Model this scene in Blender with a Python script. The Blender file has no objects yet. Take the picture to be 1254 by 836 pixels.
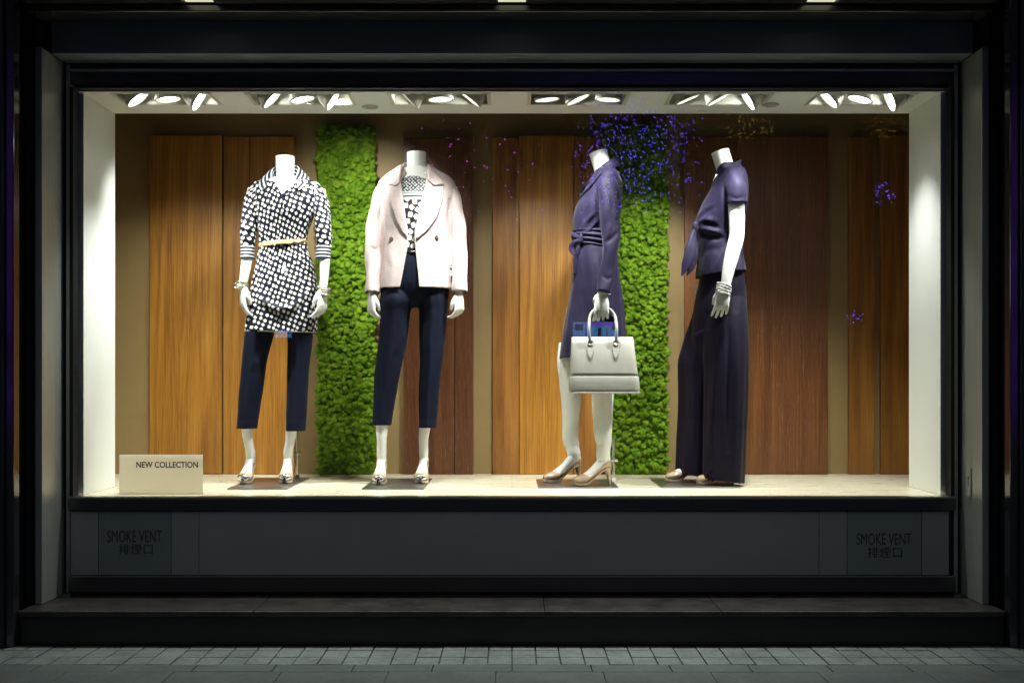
import bpy, bmesh, math, random
import numpy as np
from mathutils import Vector, Matrix, noise
from mathutils.bvhtree import BVHTree
from mathutils.geometry import delaunay_2d_cdt

random.seed(7); rng = np.random.default_rng(7)
SC = bpy.context.scene
COL = SC.collection
R = math.radians
# ------------------------------------------------------------------ camera frame
CAMZ, CAMY, F = 1.088, -5.1, 1408.0
CAM = np.array([0.0, CAMY, CAMZ])
ZF = 0.573                                   # display floor height

def PX(px, Y): return (px - 627.0) * (Y - CAMY) / F
def PZ(py, Y): return CAMZ - (py - 465.0) * (Y - CAMY) / F
def P(px, py, Y): return np.array([PX(px, Y), Y, PZ(py, Y)])
def proj(v):
    d = v[:, 1] - CAMY
    return np.stack([627 + v[:, 0] * F / d, 465 - (v[:, 2] - CAMZ) * F / d], 1)
def c1(x, y): return (270 + x / 3.344, 170 + y / 3.344)
def c2(x, y): return (270 + x / 3.634, 380 + y / 3.634)
def c3(x, y): return (430 + x / 3.344, 170 + y / 3.344)
def c4(x, y): return (430 + x / 3.634, 380 + y / 3.634)
def c5(x, y): return (650 + x / 3.344, 170 + y / 3.344)
def c6(x, y): return (650 + x / 3.483, 370 + y / 3.483)
def c7(x, y): return (800 + x / 3.344, 170 + y / 3.344)
def c8(x, y): return (800 + x / 3.634, 380 + y / 3.634)
def c_id(x, y): return (x, y)

# ------------------------------------------------------------------ materials
def new_mat(name):
    m = bpy.data.materials.new(name); m.use_nodes = True
    nt = m.node_tree
    return m, nt, nt.nodes['Principled BSDF']
def N(nt, t, **kw):
    n = nt.nodes.new(t)
    for k, v in kw.items(): setattr(n, k, v)
    return n
def L(nt, a, b): nt.links.new(a, b)
def inp(nt, sock, v):
    if hasattr(v, 'is_output') or isinstance(v, bpy.types.NodeSocket): nt.links.new(v, sock)
    else: sock.default_value = v
def math_(nt, op, a, b=0.0, c=0.0):
    n = N(nt, 'ShaderNodeMath', operation=op)
    for i, v in enumerate((a, b, c)): inp(nt, n.inputs[i], v)
    return n.outputs[0]
def ramp(nt, fac, stops, interp='LINEAR'):
    n = N(nt, 'ShaderNodeValToRGB'); n.color_ramp.interpolation = interp
    e = n.color_ramp.elements
    while len(e) < len(stops): e.new(0.5)
    for i, (p, c) in enumerate(stops):
        e[i].position = p; e[i].color = (c[0], c[1], c[2], 1)
    inp(nt, n.inputs[0], fac); return n.outputs[0]
def coords(nt, scale=(1, 1, 1), rot=(0, 0, 0), src='Object', loc=(0, 0, 0)):
    tc = N(nt, 'ShaderNodeTexCoord'); mp = N(nt, 'ShaderNodeMapping')
    mp.inputs['Scale'].default_value = scale; mp.inputs['Rotation'].default_value = rot
    mp.inputs['Location'].default_value = loc
    L(nt, tc.outputs[src], mp.inputs[0]); return mp.outputs[0]
def noise_t(nt, vec, scale, detail=4, rough=0.55):
    n = N(nt, 'ShaderNodeTexNoise'); n.inputs['Scale'].default_value = scale
    n.inputs['Detail'].default_value = detail; n.inputs['Roughness'].default_value = rough
    L(nt, vec, n.inputs['Vector']); return n.outputs[0]
def bump(nt, bs, h, strength=0.3, dist=0.002):
    b = N(nt, 'ShaderNodeBump'); b.inputs['Strength'].default_value = strength
    b.inputs['Distance'].default_value = dist
    L(nt, h, b.inputs['Height']); L(nt, b.outputs[0], bs.inputs['Normal'])
def plain(name, col, rough=0.5, metal=0.0, nscale=40, var=0.12, bstr=0.0, spec=0.5, sheen=0.0, coat=0.0, bscale=None, bdist=0.001):
    m, nt, bs = new_mat(name)
    v = coords(nt)
    f = noise_t(nt, v, nscale)
    lo = [c * (1 - var) for c in col]; hi = [min(1, c * (1 + var)) for c in col]
    L(nt, ramp(nt, f, [(0.3, lo), (0.7, hi)]), bs.inputs['Base Color'])
    rr = math_(nt, 'MULTIPLY_ADD', f, rough * 0.3, rough * 0.85)
    L(nt, rr, bs.inputs['Roughness'])
    bs.inputs['Metallic'].default_value = metal
    bs.inputs['Specular IOR Level'].default_value = spec
    if sheen: bs.inputs['Sheen Weight'].default_value = sheen; bs.inputs['Sheen Roughness'].default_value = 0.4
    if coat: bs.inputs['Coat Weight'].default_value = coat; bs.inputs['Coat Roughness'].default_value = 0.08
    if bstr: bump(nt, bs, noise_t(nt, v, bscale or nscale * 4, 3), bstr, bdist)
    return m
def brushed(name, col, rough, metal=1.0, axis='x', aniso=0.6):
    m, nt, bs = new_mat(name)
    s = (1.5, 200, 200) if axis == 'x' else (200, 200, 1.5)
    f = noise_t(nt, coords(nt, s), 1.0, 3)
    L(nt, ramp(nt, f, [(0.25, [c * .85 for c in col]), (0.75, [c * 1.15 for c in col])]), bs.inputs['Base Color'])
    L(nt, math_(nt, 'MULTIPLY_ADD', f, rough * .4, rough * .8), bs.inputs['Roughness'])
    bs.inputs['Metallic'].default_value = metal
    bump(nt, bs, f, 0.08, 0.0005)
    return m
def emit(name, col, strength):
    m, nt, bs = new_mat(name)
    nt.nodes.remove(bs)
    e = N(nt, 'ShaderNodeEmission'); e.inputs[0].default_value = (*col, 1); e.inputs[1].default_value = strength
    L(nt, e.outputs[0], nt.nodes['Material Output'].inputs[0]); return m
def wood(name, dark, mid, light, fleck=0.0, seed=0):
    m, nt, bs = new_mat(name)
    f1 = noise_t(nt, coords(nt, (11, 11, .55), loc=(seed, seed, seed)), 1.0, 6, .6); f1.node.inputs['Distortion'].default_value = 1.6
    f2 = noise_t(nt, coords(nt, (170, 170, 2.2), loc=(seed, 0, seed)), 1.0, 4, .65)
    f3 = noise_t(nt, coords(nt, (400, 400, 14), loc=(0, seed, seed)), 1.0, 2, .5)
    mix = math_(nt, 'ADD', math_(nt, 'MULTIPLY', f1, .45), math_(nt, 'ADD', math_(nt, 'MULTIPLY', f2, .42), math_(nt, 'MULTIPLY', f3, .13)))
    colr = ramp(nt, mix, [(0.36, dark), (0.5, mid), (0.64, light)])
    if fleck:
        fl = noise_t(nt, coords(nt, (230, 230, 11), loc=(seed, seed, 3)), 1.0, 3, .6)
        msk = math_(nt, 'MULTIPLY', ramp(nt, fl, [(.60, (0, 0, 0)), (.68, (1, 1, 1))]), fleck)
        mx = N(nt, 'ShaderNodeMix', data_type='RGBA')
        L(nt, msk, mx.inputs[0]); L(nt, colr, mx.inputs[6]); mx.inputs[7].default_value = (.34, .27, .21, 1)
        colr = mx.outputs[2]
    L(nt, colr, bs.inputs['Base Color'])
    L(nt, math_(nt, 'MULTIPLY_ADD', f2, .25, .28), bs.inputs['Roughness'])
    bump(nt, bs, f2, 0.25, 0.0012)
    return m
def print_group(nt, vec, scale, half, seed_rot=0.35):
    """scattered rounded squares, each turned by its own angle"""
    mp = N(nt, 'ShaderNodeMapping'); mp.inputs['Rotation'].default_value = (0, 0, seed_rot)
    mp.inputs['Scale'].default_value = (scale, scale, scale); L(nt, vec, mp.inputs[0])
    vo = N(nt, 'ShaderNodeTexVoronoi', voronoi_dimensions='2D', feature='F1'); vo.inputs['Scale'].default_value = 1.0
    vo.inputs['Randomness'].default_value = 0.30; L(nt, mp.outputs[0], vo.inputs['Vector'])
    ve = N(nt, 'ShaderNodeTexVoronoi', voronoi_dimensions='2D', feature='DISTANCE_TO_EDGE'); ve.inputs['Scale'].default_value = 1.0
    ve.inputs['Randomness'].default_value = 0.30; L(nt, mp.outputs[0], ve.inputs['Vector'])
    sub = N(nt, 'ShaderNodeVectorMath', operation='SUBTRACT'); L(nt, mp.outputs[0], sub.inputs[0]); L(nt, vo.outputs['Position'], sub.inputs[1])
    sp = N(nt, 'ShaderNodeSeparateColor'); L(nt, vo.outputs['Color'], sp.inputs[0])
    rt = N(nt, 'ShaderNodeVectorRotate', rotation_type='Z_AXIS'); L(nt, sub.outputs[0], rt.inputs['Vector'])
    L(nt, math_(nt, 'MULTIPLY', sp.outputs[0], 1.5), rt.inputs['Angle'])
    sx = N(nt, 'ShaderNodeSeparateXYZ'); L(nt, rt.outputs[0], sx.inputs[0])
    ax = math_(nt, 'POWER', math_(nt, 'ABSOLUTE', sx.outputs[0]), 5.0)
    ay = math_(nt, 'POWER', math_(nt, 'ABSOLUTE', math_(nt, 'MULTIPLY', sx.outputs[1], 1.12)), 5.0)
    d = math_(nt, 'POWER', math_(nt, 'ADD', ax, ay), 1 / 5.0)
    inside = math_(nt, 'MULTIPLY', math_(nt, 'LESS_THAN', d, half), math_(nt, 'GREATER_THAN', ve.outputs['Distance'], 0.055))
    inner = math_(nt, 'MULTIPLY', math_(nt, 'LESS_THAN', d, half * .9), math_(nt, 'GREATER_THAN', ve.outputs['Distance'], 0.075))
    return inside, inner
def mixc(nt, fac, a, b):
    mx = N(nt, 'ShaderNodeMix', data_type='RGBA'); inp(nt, mx.inputs[0], fac)
    inp(nt, mx.inputs[6], a if not isinstance(a, tuple) else (*a, 1)); inp(nt, mx.inputs[7], b if not isinstance(b, tuple) else (*b, 1))
    return mx.outputs[2]
NAVYP, WHITEP, OCHRE = (.006, .007, .017), (.68, .71, .70), (.30, .19, .08)
def print_mat(name):
    m, nt, bs = new_mat(name)
    at = N(nt, 'ShaderNodeAttribute', attribute_name='puv')
    bs.inputs['Specular IOR Level'].default_value = .12
    a, b = print_group(nt, at.outputs['Vector'], 1 / .0248, .325)
    c = mixc(nt, b, mixc(nt, a, NAVYP, OCHRE), WHITEP)
    L(nt, c, bs.inputs['Base Color']); bs.inputs['Roughness'].default_value = .55
    bump(nt, bs, noise_t(nt, coords(nt), 28, 3), .35, .004)
    return m
def stripe_mat(name, freq, axis=2):
    m, nt, bs = new_mat(name)
    at = N(nt, 'ShaderNodeAttribute', attribute_name='puv')
    s = N(nt, 'ShaderNodeSeparateXYZ'); L(nt, at.outputs['Vector'], s.inputs[0])
    fr = math_(nt, 'FRACT', math_(nt, 'MULTIPLY', s.outputs[axis], freq))
    c = ramp(nt, fr, [(0, NAVYP), (.40, WHITEP), (.66, (.40, .44, .52)), (.76, NAVYP)], 'CONSTANT')
    L(nt, c, bs.inputs['Base Color']); bs.inputs['Roughness'].default_value = .6
    return m
def top_mat(name):
    m, nt, bs = new_mat(name)
    at = N(nt, 'ShaderNodeAttribute', attribute_name='puv')
    a, b = print_group(nt, at.outputs['Vector'], 1 / .034, .40)
    a2, b2 = print_group(nt, at.outputs['Vector'], 1 / .0125, .34, .8)
    big = mixc(nt, b, mixc(nt, a, NAVYP, OCHRE), WHITEP); small = mixc(nt, a2, NAVYP, WHITEP)
    s = N(nt, 'ShaderNodeSeparateXYZ'); L(nt, at.outputs['Vector'], s.inputs[0])
    z = s.outputs[1]
    zt, zb = PZ(c3(0, 216)[1], .5), PZ(c3(0, 250)[1], .5)
    k = math_(nt, 'DIVIDE', math_(nt, 'SUBTRACT', zt, z), zt - zb)
    st = ramp(nt, k, [(0, WHITEP), (.18, NAVYP), (.25, WHITEP), (.5, NAVYP), (.68, WHITEP), (.82, (.3, .33, .42)), (.9, WHITEP)], 'CONSTANT')
    c = mixc(nt, math_(nt, 'GREATER_THAN', z, zb), big, st)
    c = mixc(nt, math_(nt, 'GREATER_THAN', z, zt), c, small)
    L(nt, c, bs.inputs['Base Color']); bs.inputs['Roughness'].default_value = .6
    return m
def fabric(name, col, rough=.6, sheen=.2, weave=900, wr=.25, wrs=14, spec=.15):
    m, nt, bs = new_mat(name)
    v = coords(nt)
    f = noise_t(nt, v, weave, 2)
    L(nt, ramp(nt, f, [(.3, [c * .82 for c in col]), (.7, [c * 1.18 for c in col])]), bs.inputs['Base Color'])
    bs.inputs['Roughness'].default_value = rough
    bs.inputs['Sheen Weight'].default_value = sheen; bs.inputs['Sheen Roughness'].default_value = .35
    bs.inputs['Specular IOR Level'].default_value = spec
    h = math_(nt, 'ADD', math_(nt, 'MULTIPLY', noise_t(nt, v, wrs, 3), 1.0), math_(nt, 'MULTIPLY', f, .06))
    bump(nt, bs, h, wr, .006)
    return m

M = {}
M['skin'] = plain('mannequin_white', (.76, .77, .73), .48, nscale=6, var=.02)
M['print'] = print_mat('pebble_print'); M['stripe'] = stripe_mat('navy_stripe', 1 / .0165, 1); M['stripe_collar'] = stripe_mat('collar_stripe', 1 / .019, 0)
M['topprint'] = top_mat('panelled_print')
M['navy'] = fabric('navy_wool', (.0058, .0078, .019), .75, .02, 700, .15, 18, .10)
M['blush'] = fabric('blush_felt', (.58, .475, .465), .85, .35, 260, .12, 10)
M['aubergine'] = fabric('violet_crepe', (.0155, .012, .033), .60, .05, 1400, .4, 16, .12)
M['aubergine_dark'] = fabric('dark_violet_crepe', (.0075, .0055, .0145), .66, .03, 1400, .3, 12, .10)
M['tan'] = plain('tan_leather', (.50, .34, .18), .4, nscale=60, bstr=.1)
M['nude'] = plain('nude_patent', (.50, .37, .25), .14, nscale=30, var=.05, coat=.8)
M['chrome'] = plain('chrome', (.75, .75, .73), .14, 1.0, 30, .05)
M['gold'] = plain('pale_gold', (.60, .53, .36), .25, 1.0, 80, .1)
M['silver'] = plain('antique_silver', (.52, .51, .45), .28, 1.0, 160, .3)
M['greyleather'] = plain('grey_leather', (.30, .292, .255), .42, nscale=18, var=.06, bstr=.35, bscale=420, bdist=.0008)
M['steel'] = brushed('brushed_steel', (.33, .33, .33), .33, 1.0)
M['golden'] = wood('golden_teak', (.17, .058, .007), (.34, .145, .017), (.50, .245, .036), .0, 1)
M['teak'] = wood('teak', (.13, .046, .008), (.27, .110, .018), (.40, .185, .035), .15, 5)
M['rosewood'] = wood('rosewood', (.050, .015, .005), (.110, .036, .011), (.18, .066, .021), .45, 9)
M['mahogany'] = wood('mahogany', (.065, .020, .005), (.145, .050, .012), (.22, .085, .022), .30, 14)
M['wall'] = plain('tan_wall_paint', (.27, .180, .070), .6, nscale=5, var=.06, bstr=.06, bscale=150)
M['white'] = plain('white_plaster', (.86, .885, .855), .6, nscale=3, var=.015, bstr=.03, bscale=200)
def floor_mat():
    m, nt, bs = new_mat('cream_stone_tiles')
    v = coords(nt)
    br = N(nt, 'ShaderNodeTexBrick', offset=0.0); L(nt, v, br.inputs['Vector'])
    br.inputs['Scale'].default_value = 1.0; br.inputs['Brick Width'].default_value = .8; br.inputs['Row Height'].default_value = 3.0
    br.inputs['Mortar Size'].default_value = .0012
    f = noise_t(nt, coords(nt, (2.5, 6, 1)), 2.0, 7, .65)
    base = ramp(nt, f, [(.3, (.66, .60, .44)), (.55, (.69, .63, .47)), (.75, (.71, .65, .49))])
    L(nt, mixc(nt, br.outputs['Fac'], base, (.38, .32, .22)), bs.inputs['Base Color'])
    L(nt, math_(nt, 'MULTIPLY_ADD', f, .18, .20), bs.inputs['Roughness'])
    return m
M['floor'] = floor_mat()
def moss_mat():
    m, nt, bs = new_mat('reindeer_moss')
    v = coords(nt)
    f = math_(nt, 'ADD', math_(nt, 'MULTIPLY', noise_t(nt, v, 20, 3), .55), math_(nt, 'MULTIPLY', noise_t(nt, v, 380, 4, .7), .45))
    L(nt, ramp(nt, f, [(.34, (.085, .20, .008)), (.5, (.22, .41, .02)), (.66, (.40, .58, .055))]), bs.inputs['Base Color'])
    bs.inputs['Roughness'].default_value = .85; bs.inputs['Specular IOR Level'].default_value = .15
    bump(nt, bs, noise_t(nt, v, 520, 4, .7), 1.0, .010)
    return m
M['moss'] = moss_mat()
M['facade'] = plain('slate_blue_metal', (.21, .275, .30), .42, .1, 3, .06)
M['satin'] = brushed('satin_aluminium', (.46, .48, .44), .34, .35, 'z')
M['satin_h'] = brushed('satin_aluminium_rail', (.40, .41, .39), .30, .8, 'x')
M['blackmetal'] = brushed('black_steel', (.10, .094, .096), .24, .6, 'x')
M['blackgap'] = plain('black_gasket', (.006, .006, .007), .6)
M['ribs'] = plain('dark_bronze_ribs', (.030, .034, .044), .35, .4)
M['pier'] = brushed('polished_black_pier', (.10, .095, .11), .10, .8, 'x')
M['panelglass'] = plain('grey_back_painted_glass', (.36, .385, .385), .30, nscale=2, var=.07)
M['panelglass2'] = plain('grey_vent_glass', (.26, .305, .31), .30, nscale=2, var=.07)
M['lettering'] = plain('dark_lettering', (.055, .062, .065), .45)
M['ink'] = plain('black_ink', (.012, .012, .012), .5)
def stone(name, a, b, rough, sc):
    m, nt, bs = new_mat(name)
    v = coords(nt)
    f = math_(nt, 'ADD', math_(nt, 'MULTIPLY', noise_t(nt, v, sc, 6, .7), .6), math_(nt, 'MULTIPLY', noise_t(nt, v, sc * 9, 4), .4))
    L(nt, ramp(nt, f, [(.35, a), (.65, b)]), bs.inputs['Base Color'])
    L(nt, math_(nt, 'MULTIPLY_ADD', f, .3, rough - .15), bs.inputs['Roughness'])
    bump(nt, bs, noise_t(nt, v, sc * 20, 3), .3, .001)
    return m
M['granite'] = stone('dark_granite', (.016, .014, .013), (.062, .054, .051), .36, 9)
M['riser'] = stone('black_granite', (.006, .005, .005), (.014, .012, .011), .35, 30)
M['paver'] = stone('grey_paver', (.07, .084, .082), (.20, .225, .218), .75, 4.5)
M['slab'] = stone('grey_slab', (.05, .062, .062), (.105, .125, .122), .8, 5)
M['grout'] = stone('grout', (.07, .076, .072), (.13, .136, .128), .9, 40)
def card_mat():
    m, nt, bs = new_mat('frosted_card'); tr = N(nt, 'ShaderNodeBsdfTranslucent'); tr.inputs[0].default_value = (.98, .96, .90, 1)
    bs.inputs['Base Color'].default_value = (.80, .76, .66, 1); bs.inputs['Roughness'].default_value = .4
    mx = N(nt, 'ShaderNodeMixShader'); mx.inputs[0].default_value = .85; L(nt, bs.outputs[0], mx.inputs[1]); L(nt, tr.outputs[0], mx.inputs[2])
    L(nt, mx.outputs[0], nt.nodes['Material Output'].inputs[0]); return m
M['card'] = card_mat()
M['cream'] = plain('cream_lamp_enamel', (.62, .61, .54), .35, nscale=20, var=.03)
M['lens'] = emit('lamp_lens', (.99, 1, .93), 18)
M['reflector'] = plain('lamp_reflector', (.8, .8, .76), .2, .9)
M['speaker'] = plain('grey_grille', (.36, .36, .33), .7)
M['downlens'] = emit('downlight_lens', (1, .95, .66), .75)
def glass_mat():
    m, nt, bs = new_mat('window_glass'); nt.nodes.remove(bs)
    t = N(nt, 'ShaderNodeBsdfTransparent'); t.inputs[0].default_value = (.97, .985, .975, 1)
    g = N(nt, 'ShaderNodeBsdfGlossy'); g.inputs['Roughness'].default_value = 0.010
    fr = N(nt, 'ShaderNodeFresnel'); fr.inputs['IOR'].default_value = 1.5
    k = math_(nt, 'MULTIPLY', fr.outputs[0], 1.25)
    mx = N(nt, 'ShaderNodeMixShader'); L(nt, k, mx.inputs[0]); L(nt, t.outputs[0], mx.inputs[1]); L(nt, g.outputs[0], mx.inputs[2])
    L(nt, mx.outputs[0], nt.nodes['Material Output'].inputs[0]); return m
M['glass'] = glass_mat()
M['bark'] = plain('bark', (.09, .06, .04), .9, bstr=.5)
M['leaf'] = plain('street_leaf', (.09, .11, .03), .6)
M['crystal'] = plain('crystal', (.70, .70, .74), .06, .6, 200, .3)

# ------------------------------------------------------------------ object helpers
BASE = {}
def tag(o, label=None, cat=None, group=None, kind=None):
    if label: o['label'] = label
    if cat: o['category'] = cat
    if group: o['group'] = group
    if kind: o['kind'] = kind
    return o
def thing(name, label, cat, loc, group=None):
    o = bpy.data.objects.new(name, None); COL.objects.link(o); o.location = loc
    o.empty_display_size = .05; BASE[o.name] = np.array(loc, float)
    return tag(o, label, cat, group)
def link(name, me, parent=None):
    o = bpy.data.objects.new(name, me); COL.objects.link(o)
    if parent: o.parent = parent
    return o
def mesh_np(verts, faces, parent=None, base=None):
    """faces: list of index tuples or an int array (n,k)"""
    b = base if base is not None else (BASE[parent.name] if parent else np.zeros(3))
    v = np.asarray(verts, float) - b
    me = bpy.data.meshes.new('m')
    if isinstance(faces, np.ndarray):
        n, k = faces.shape
        me.vertices.add(len(v)); me.vertices.foreach_set('co', v.astype(np.float32).ravel())
        me.loops.add(n * k); me.loops.foreach_set('vertex_index', faces.astype(np.int32).ravel())
        me.polygons.add(n); me.polygons.foreach_set('loop_start', np.arange(0, n * k, k, dtype=np.int32))
        me.update(calc_edges=True)
    else:
        me.from_pydata(v.tolist(), [], [tuple(f) for f in faces]); me.update()
    return me, b
def make(name, verts, faces, mat, parent=None, smooth=False, bevel=0, puv=None, solid=0, segs=2, keep_base=True):
    base = None
    if parent is None:
        base = np.zeros(3)
    me, b = mesh_np(verts, faces, parent, base)
    me.name = name
    me.materials.append(mat)
    if puv is not None:
        a = me.attributes.new('puv', 'FLOAT_VECTOR', 'POINT'); a.data.foreach_set('vector', np.asarray(puv, np.float32).ravel())
    if smooth: me.polygons.foreach_set('use_smooth', np.ones(len(me.polygons), bool))
    o = link(name, me, parent)
    BASE[o.name] = b
    if solid:
        s = o.modifiers.new('solid', 'SOLIDIFY'); s.thickness = abs(solid); s.offset = -1 if solid > 0 else 1
    if bevel:
        bv = o.modifiers.new('bevel', 'BEVEL'); bv.width = bevel; bv.segments = segs; bv.limit_method = 'ANGLE'; bv.angle_limit = R(40)
        bv.harden_normals = False
    return o
class MB:
    def __init__(s): s.v = []; s.f = []
    def add(s, v, f):
        o = len(s.v); s.v += [tuple(x) for x in v]; s.f += [tuple(i + o for i in q) for q in f]; return s
    def box(s, x0, x1, y0, y1, z0, z1):
        v = [(x0, y0, z0), (x1, y0, z0), (x1, y1, z0), (x0, y1, z0), (x0, y0, z1), (x1, y0, z1), (x1, y1, z1), (x0, y1, z1)]
        return s.add(v, [(0, 3, 2, 1), (4, 5, 6, 7), (0, 1, 5, 4), (1, 2, 6, 5), (2, 3, 7, 6), (3, 0, 4, 7)])
    def rings(s, rings, cap=True, closed=True):
        v, f = ring_faces(rings, cap, closed); return s.add(v, f)
    def build(s, name, mat, parent=None, **k): return make(name, s.v, s.f, mat, parent, **k)
def ring_faces(rings, cap=True, closed=True):
    v = []; f = []; n = len(rings[0])
    for r in rings: v += [tuple(p) for p in r]
    m = n if closed else n - 1
    for i in range(len(rings) - 1):
        for k in range(m):
            a = i * n + k; b = i * n + (k + 1) % n
            f.append((a, b, b + n, a + n))
    if cap:
        for i in (0, len(rings) - 1):
            c = len(v); v.append(tuple(np.mean(np.asarray(rings[i]), 0)))
            for k in range(n):
                a = i * n + k; b = i * n + (k + 1) % n
                f.append((b, a, c) if i == 0 else (a, b, c))
    return v, f
def cr(xs, ys, q):
    """smooth interpolation through the points, without overshoot"""
    xs = np.asarray(xs, float); ys = np.asarray(ys, float); q = np.asarray(q, float)
    n = len(xs)
    if n == 2: return np.interp(q, xs, ys)
    h = np.diff(xs); d = np.diff(ys) / h
    m = np.zeros(n); m[0], m[-1] = d[0], d[-1]
    for i in range(1, n - 1):
        m[i] = 0 if d[i - 1] * d[i] <= 0 else (h[i - 1] + h[i]) / (h[i - 1] / d[i] + h[i] / d[i - 1])
    i = np.clip(np.searchsorted(xs, q) - 1, 0, n - 2)
    t = (q - xs[i]) / h[i]
    h00 = 2 * t**3 - 3 * t**2 + 1; h10 = t**3 - 2 * t**2 + t; h01 = -2 * t**3 + 3 * t**2; h11 = t**3 - t**2
    return h00 * ys[i] + h10 * h[i] * m[i] + h01 * ys[i + 1] + h11 * h[i] * m[i + 1]
def loft(rows, conv=c_id, Yc=.6, n=64, m=60, e=.9, fold=None, grow=0.0, edges=False):
    """rows (y, xl, xr, half_depth[, Yc[, slope]]) in crop pixels -> list of rings"""
    rw = []
    for r in rows:
        yc = r[4] if len(r) > 4 and r[4] is not None else Yc
        sl = r[5] if len(r) > 5 else 0
        xl, py = conv(r[1], r[0]); xr, _ = conv(r[2], r[0]); _, py2 = conv(0, r[0] + sl)
        rw.append((py, xl, xr, r[3], yc, py2 - py))
    rw = np.array(rw); q = np.linspace(rw[0, 0], rw[-1, 0], m)
    col = [cr(rw[:, 0], rw[:, k], q) for k in range(6)]
    out = []
    for i in range(m):
        py, xl, xr, hd, yc, sl = (c[i] for c in col)
        X0, X1 = PX(xl, yc) , PX(xr, yc)
        cx, hw = (X0 + X1) / 2, (X1 - X0) / 2 + grow
        a = np.arange(n) * 2 * math.pi / n
        ca, sa = np.cos(a), np.sin(a)
        ex = np.sign(ca) * np.abs(ca)**e; ey = np.sign(sa) * np.abs(sa)**e
        add = np.array([fold(t, py) for t in a]) if fold else 0
        x = cx + (hw + add) * ex; y = yc + (hd + grow + add) * ey
        z = PZ(py + sl * ex, yc)
        out.append(np.stack([x, y, z * np.ones(n)], 1))
    return out
def tube3(pts, rs, rd, n=20, m=24, ref=(0, 1, 0), mod=None):
    """tube through 3D points; rs = radius across the view, rd = radius along ref"""
    pts = np.asarray(pts, float); t = np.r_[0, np.cumsum(np.linalg.norm(np.diff(pts, axis=0), axis=1))]
    q = np.linspace(0, t[-1], m)
    p = np.stack([cr(t, pts[:, k], q) for k in range(3)], 1)
    a_s = cr(t, rs, q); a_d = cr(t, rd, q)
    tan = np.gradient(p, axis=0); tan /= np.linalg.norm(tan, axis=1)[:, None] + 1e-12
    out = []
    for i in range(m):
        r = np.array(ref, float); s = np.cross(tan[i], r); s /= np.linalg.norm(s) + 1e-12; d = np.cross(s, tan[i])
        a = np.arange(n) * 2 * math.pi / n
        k = np.array([mod(x, q[i] / t[-1]) for x in a]) if mod else 0
        out.append(p[i] + np.outer(np.cos(a) * (a_s[i] + k), s) + np.outer(np.sin(a) * (a_d[i] + k), d))
    return out
def tubep(rows, conv=c_id, **k):
    """rows (x, y, Y, r_crop_px, r_depth_m)"""
    sc = conv(1, 0)[0] - conv(0, 0)[0]
    pts = []; rs = []; rd = []
    for x, y, Y, r, d in rows:
        px, py = conv(x, y); pts.append(P(px, py, Y)); rs.append(r * sc * (Y - CAMY) / F); rd.append(d)
    return tube3(pts, rs, rd, **k)
def remesh(mb, voxel, smooth=4, fac=.5):
    me, _ = mesh_np(np.array(mb.v), mb.f)
    o = bpy.data.objects.new('tmp', me); COL.objects.link(o)
    r = o.modifiers.new('r', 'REMESH'); r.mode = 'VOXEL'; r.voxel_size = voxel
    if smooth:
        s = o.modifiers.new('s', 'SMOOTH'); s.iterations = smooth; s.factor = fac
    dg = bpy.context.evaluated_depsgraph_get(); dg.update()
    m2 = bpy.data.meshes.new_from_object(o.evaluated_get(dg))
    v = np.empty(len(m2.vertices) * 3); m2.vertices.foreach_get('co', v); v = v.reshape(-1, 3)
    lv = np.empty(len(m2.loops), int); m2.loops.foreach_get('vertex_index', lv)
    f = lv.reshape(-1, 4) if len(lv) == 4 * len(m2.polygons) else None
    if f is None: f = np.array([list(p.vertices) for p in m2.polygons if len(p.vertices) == 4])
    bpy.data.objects.remove(o); bpy.data.meshes.remove(me); bpy.data.meshes.remove(m2)
    return v, f
def normals(v, f):
    n = np.cross(v[f[:, 2]] - v[f[:, 0]], v[f[:, 3]] - v[f[:, 1]])
    vn = np.zeros_like(v)
    for k in range(4): np.add.at(vn, f[:, k], n)
    return vn / (np.linalg.norm(vn, axis=1)[:, None] + 1e-12)
def face_n(v, f):
    n = np.cross(v[f[:, 2]] - v[f[:, 0]], v[f[:, 3]] - v[f[:, 1]]); return n / (np.linalg.norm(n, axis=1)[:, None] + 1e-12)
def pdist(q, poly):
    """distance of points q to polyline (pixels), and parameter along it"""
    best = np.full(len(q), 1e9); par = np.zeros(len(q)); acc = 0.0
    for a, b in zip(poly[:-1], poly[1:]):
        a = np.array(a, float); b = np.array(b, float); d = b - a; l = np.linalg.norm(d)
        t = np.clip(((q - a) @ d) / (l * l), 0, 1)
        e = np.linalg.norm(q - (a + t[:, None] * d), axis=1)
        k = e < best; best[k] = e[k]; par[k] = acc + t[k] * l; acc += l
    return best, par / acc
def ridge(v, f, poly, amp, width, conv=c_id, taper=True):
    """raise (or sink) a fold along a drawn line on the side of the cloth that faces the street"""
    poly = [conv(*p) for p in poly]; width = width * (conv(1, 0)[0] - conv(0, 0)[0])
    n = normals(v, f); q = proj(v)
    d, t = pdist(q, poly)
    w = np.exp(-(d / width)**2) * np.clip(-n[:, 1] * 1.6, 0, 1)
    if taper: w *= np.sin(np.clip(t, .04, .96) * math.pi)**.6
    return v + n * (amp * w)[:, None]
def inpoly(q, poly):
    r = np.zeros(len(q), bool); x, y = q[:, 0], q[:, 1]
    for (x0, y0), (x1, y1) in zip(poly, poly[1:] + poly[:1]):
        c = ((y0 > y) != (y1 > y)) & (x < (x1 - x0) * (y - y0) / (y1 - y0 + 1e-12) + x0); r ^= c
    return r
def wrinkle(v, f, amp, freq, stretch=(1, 1, 1)):
    n = normals(v, f); s = np.array(stretch) * freq
    w = np.array([noise.noise(Vector(p)) for p in v * s]); return v + n * (amp * w)[:, None]
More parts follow.
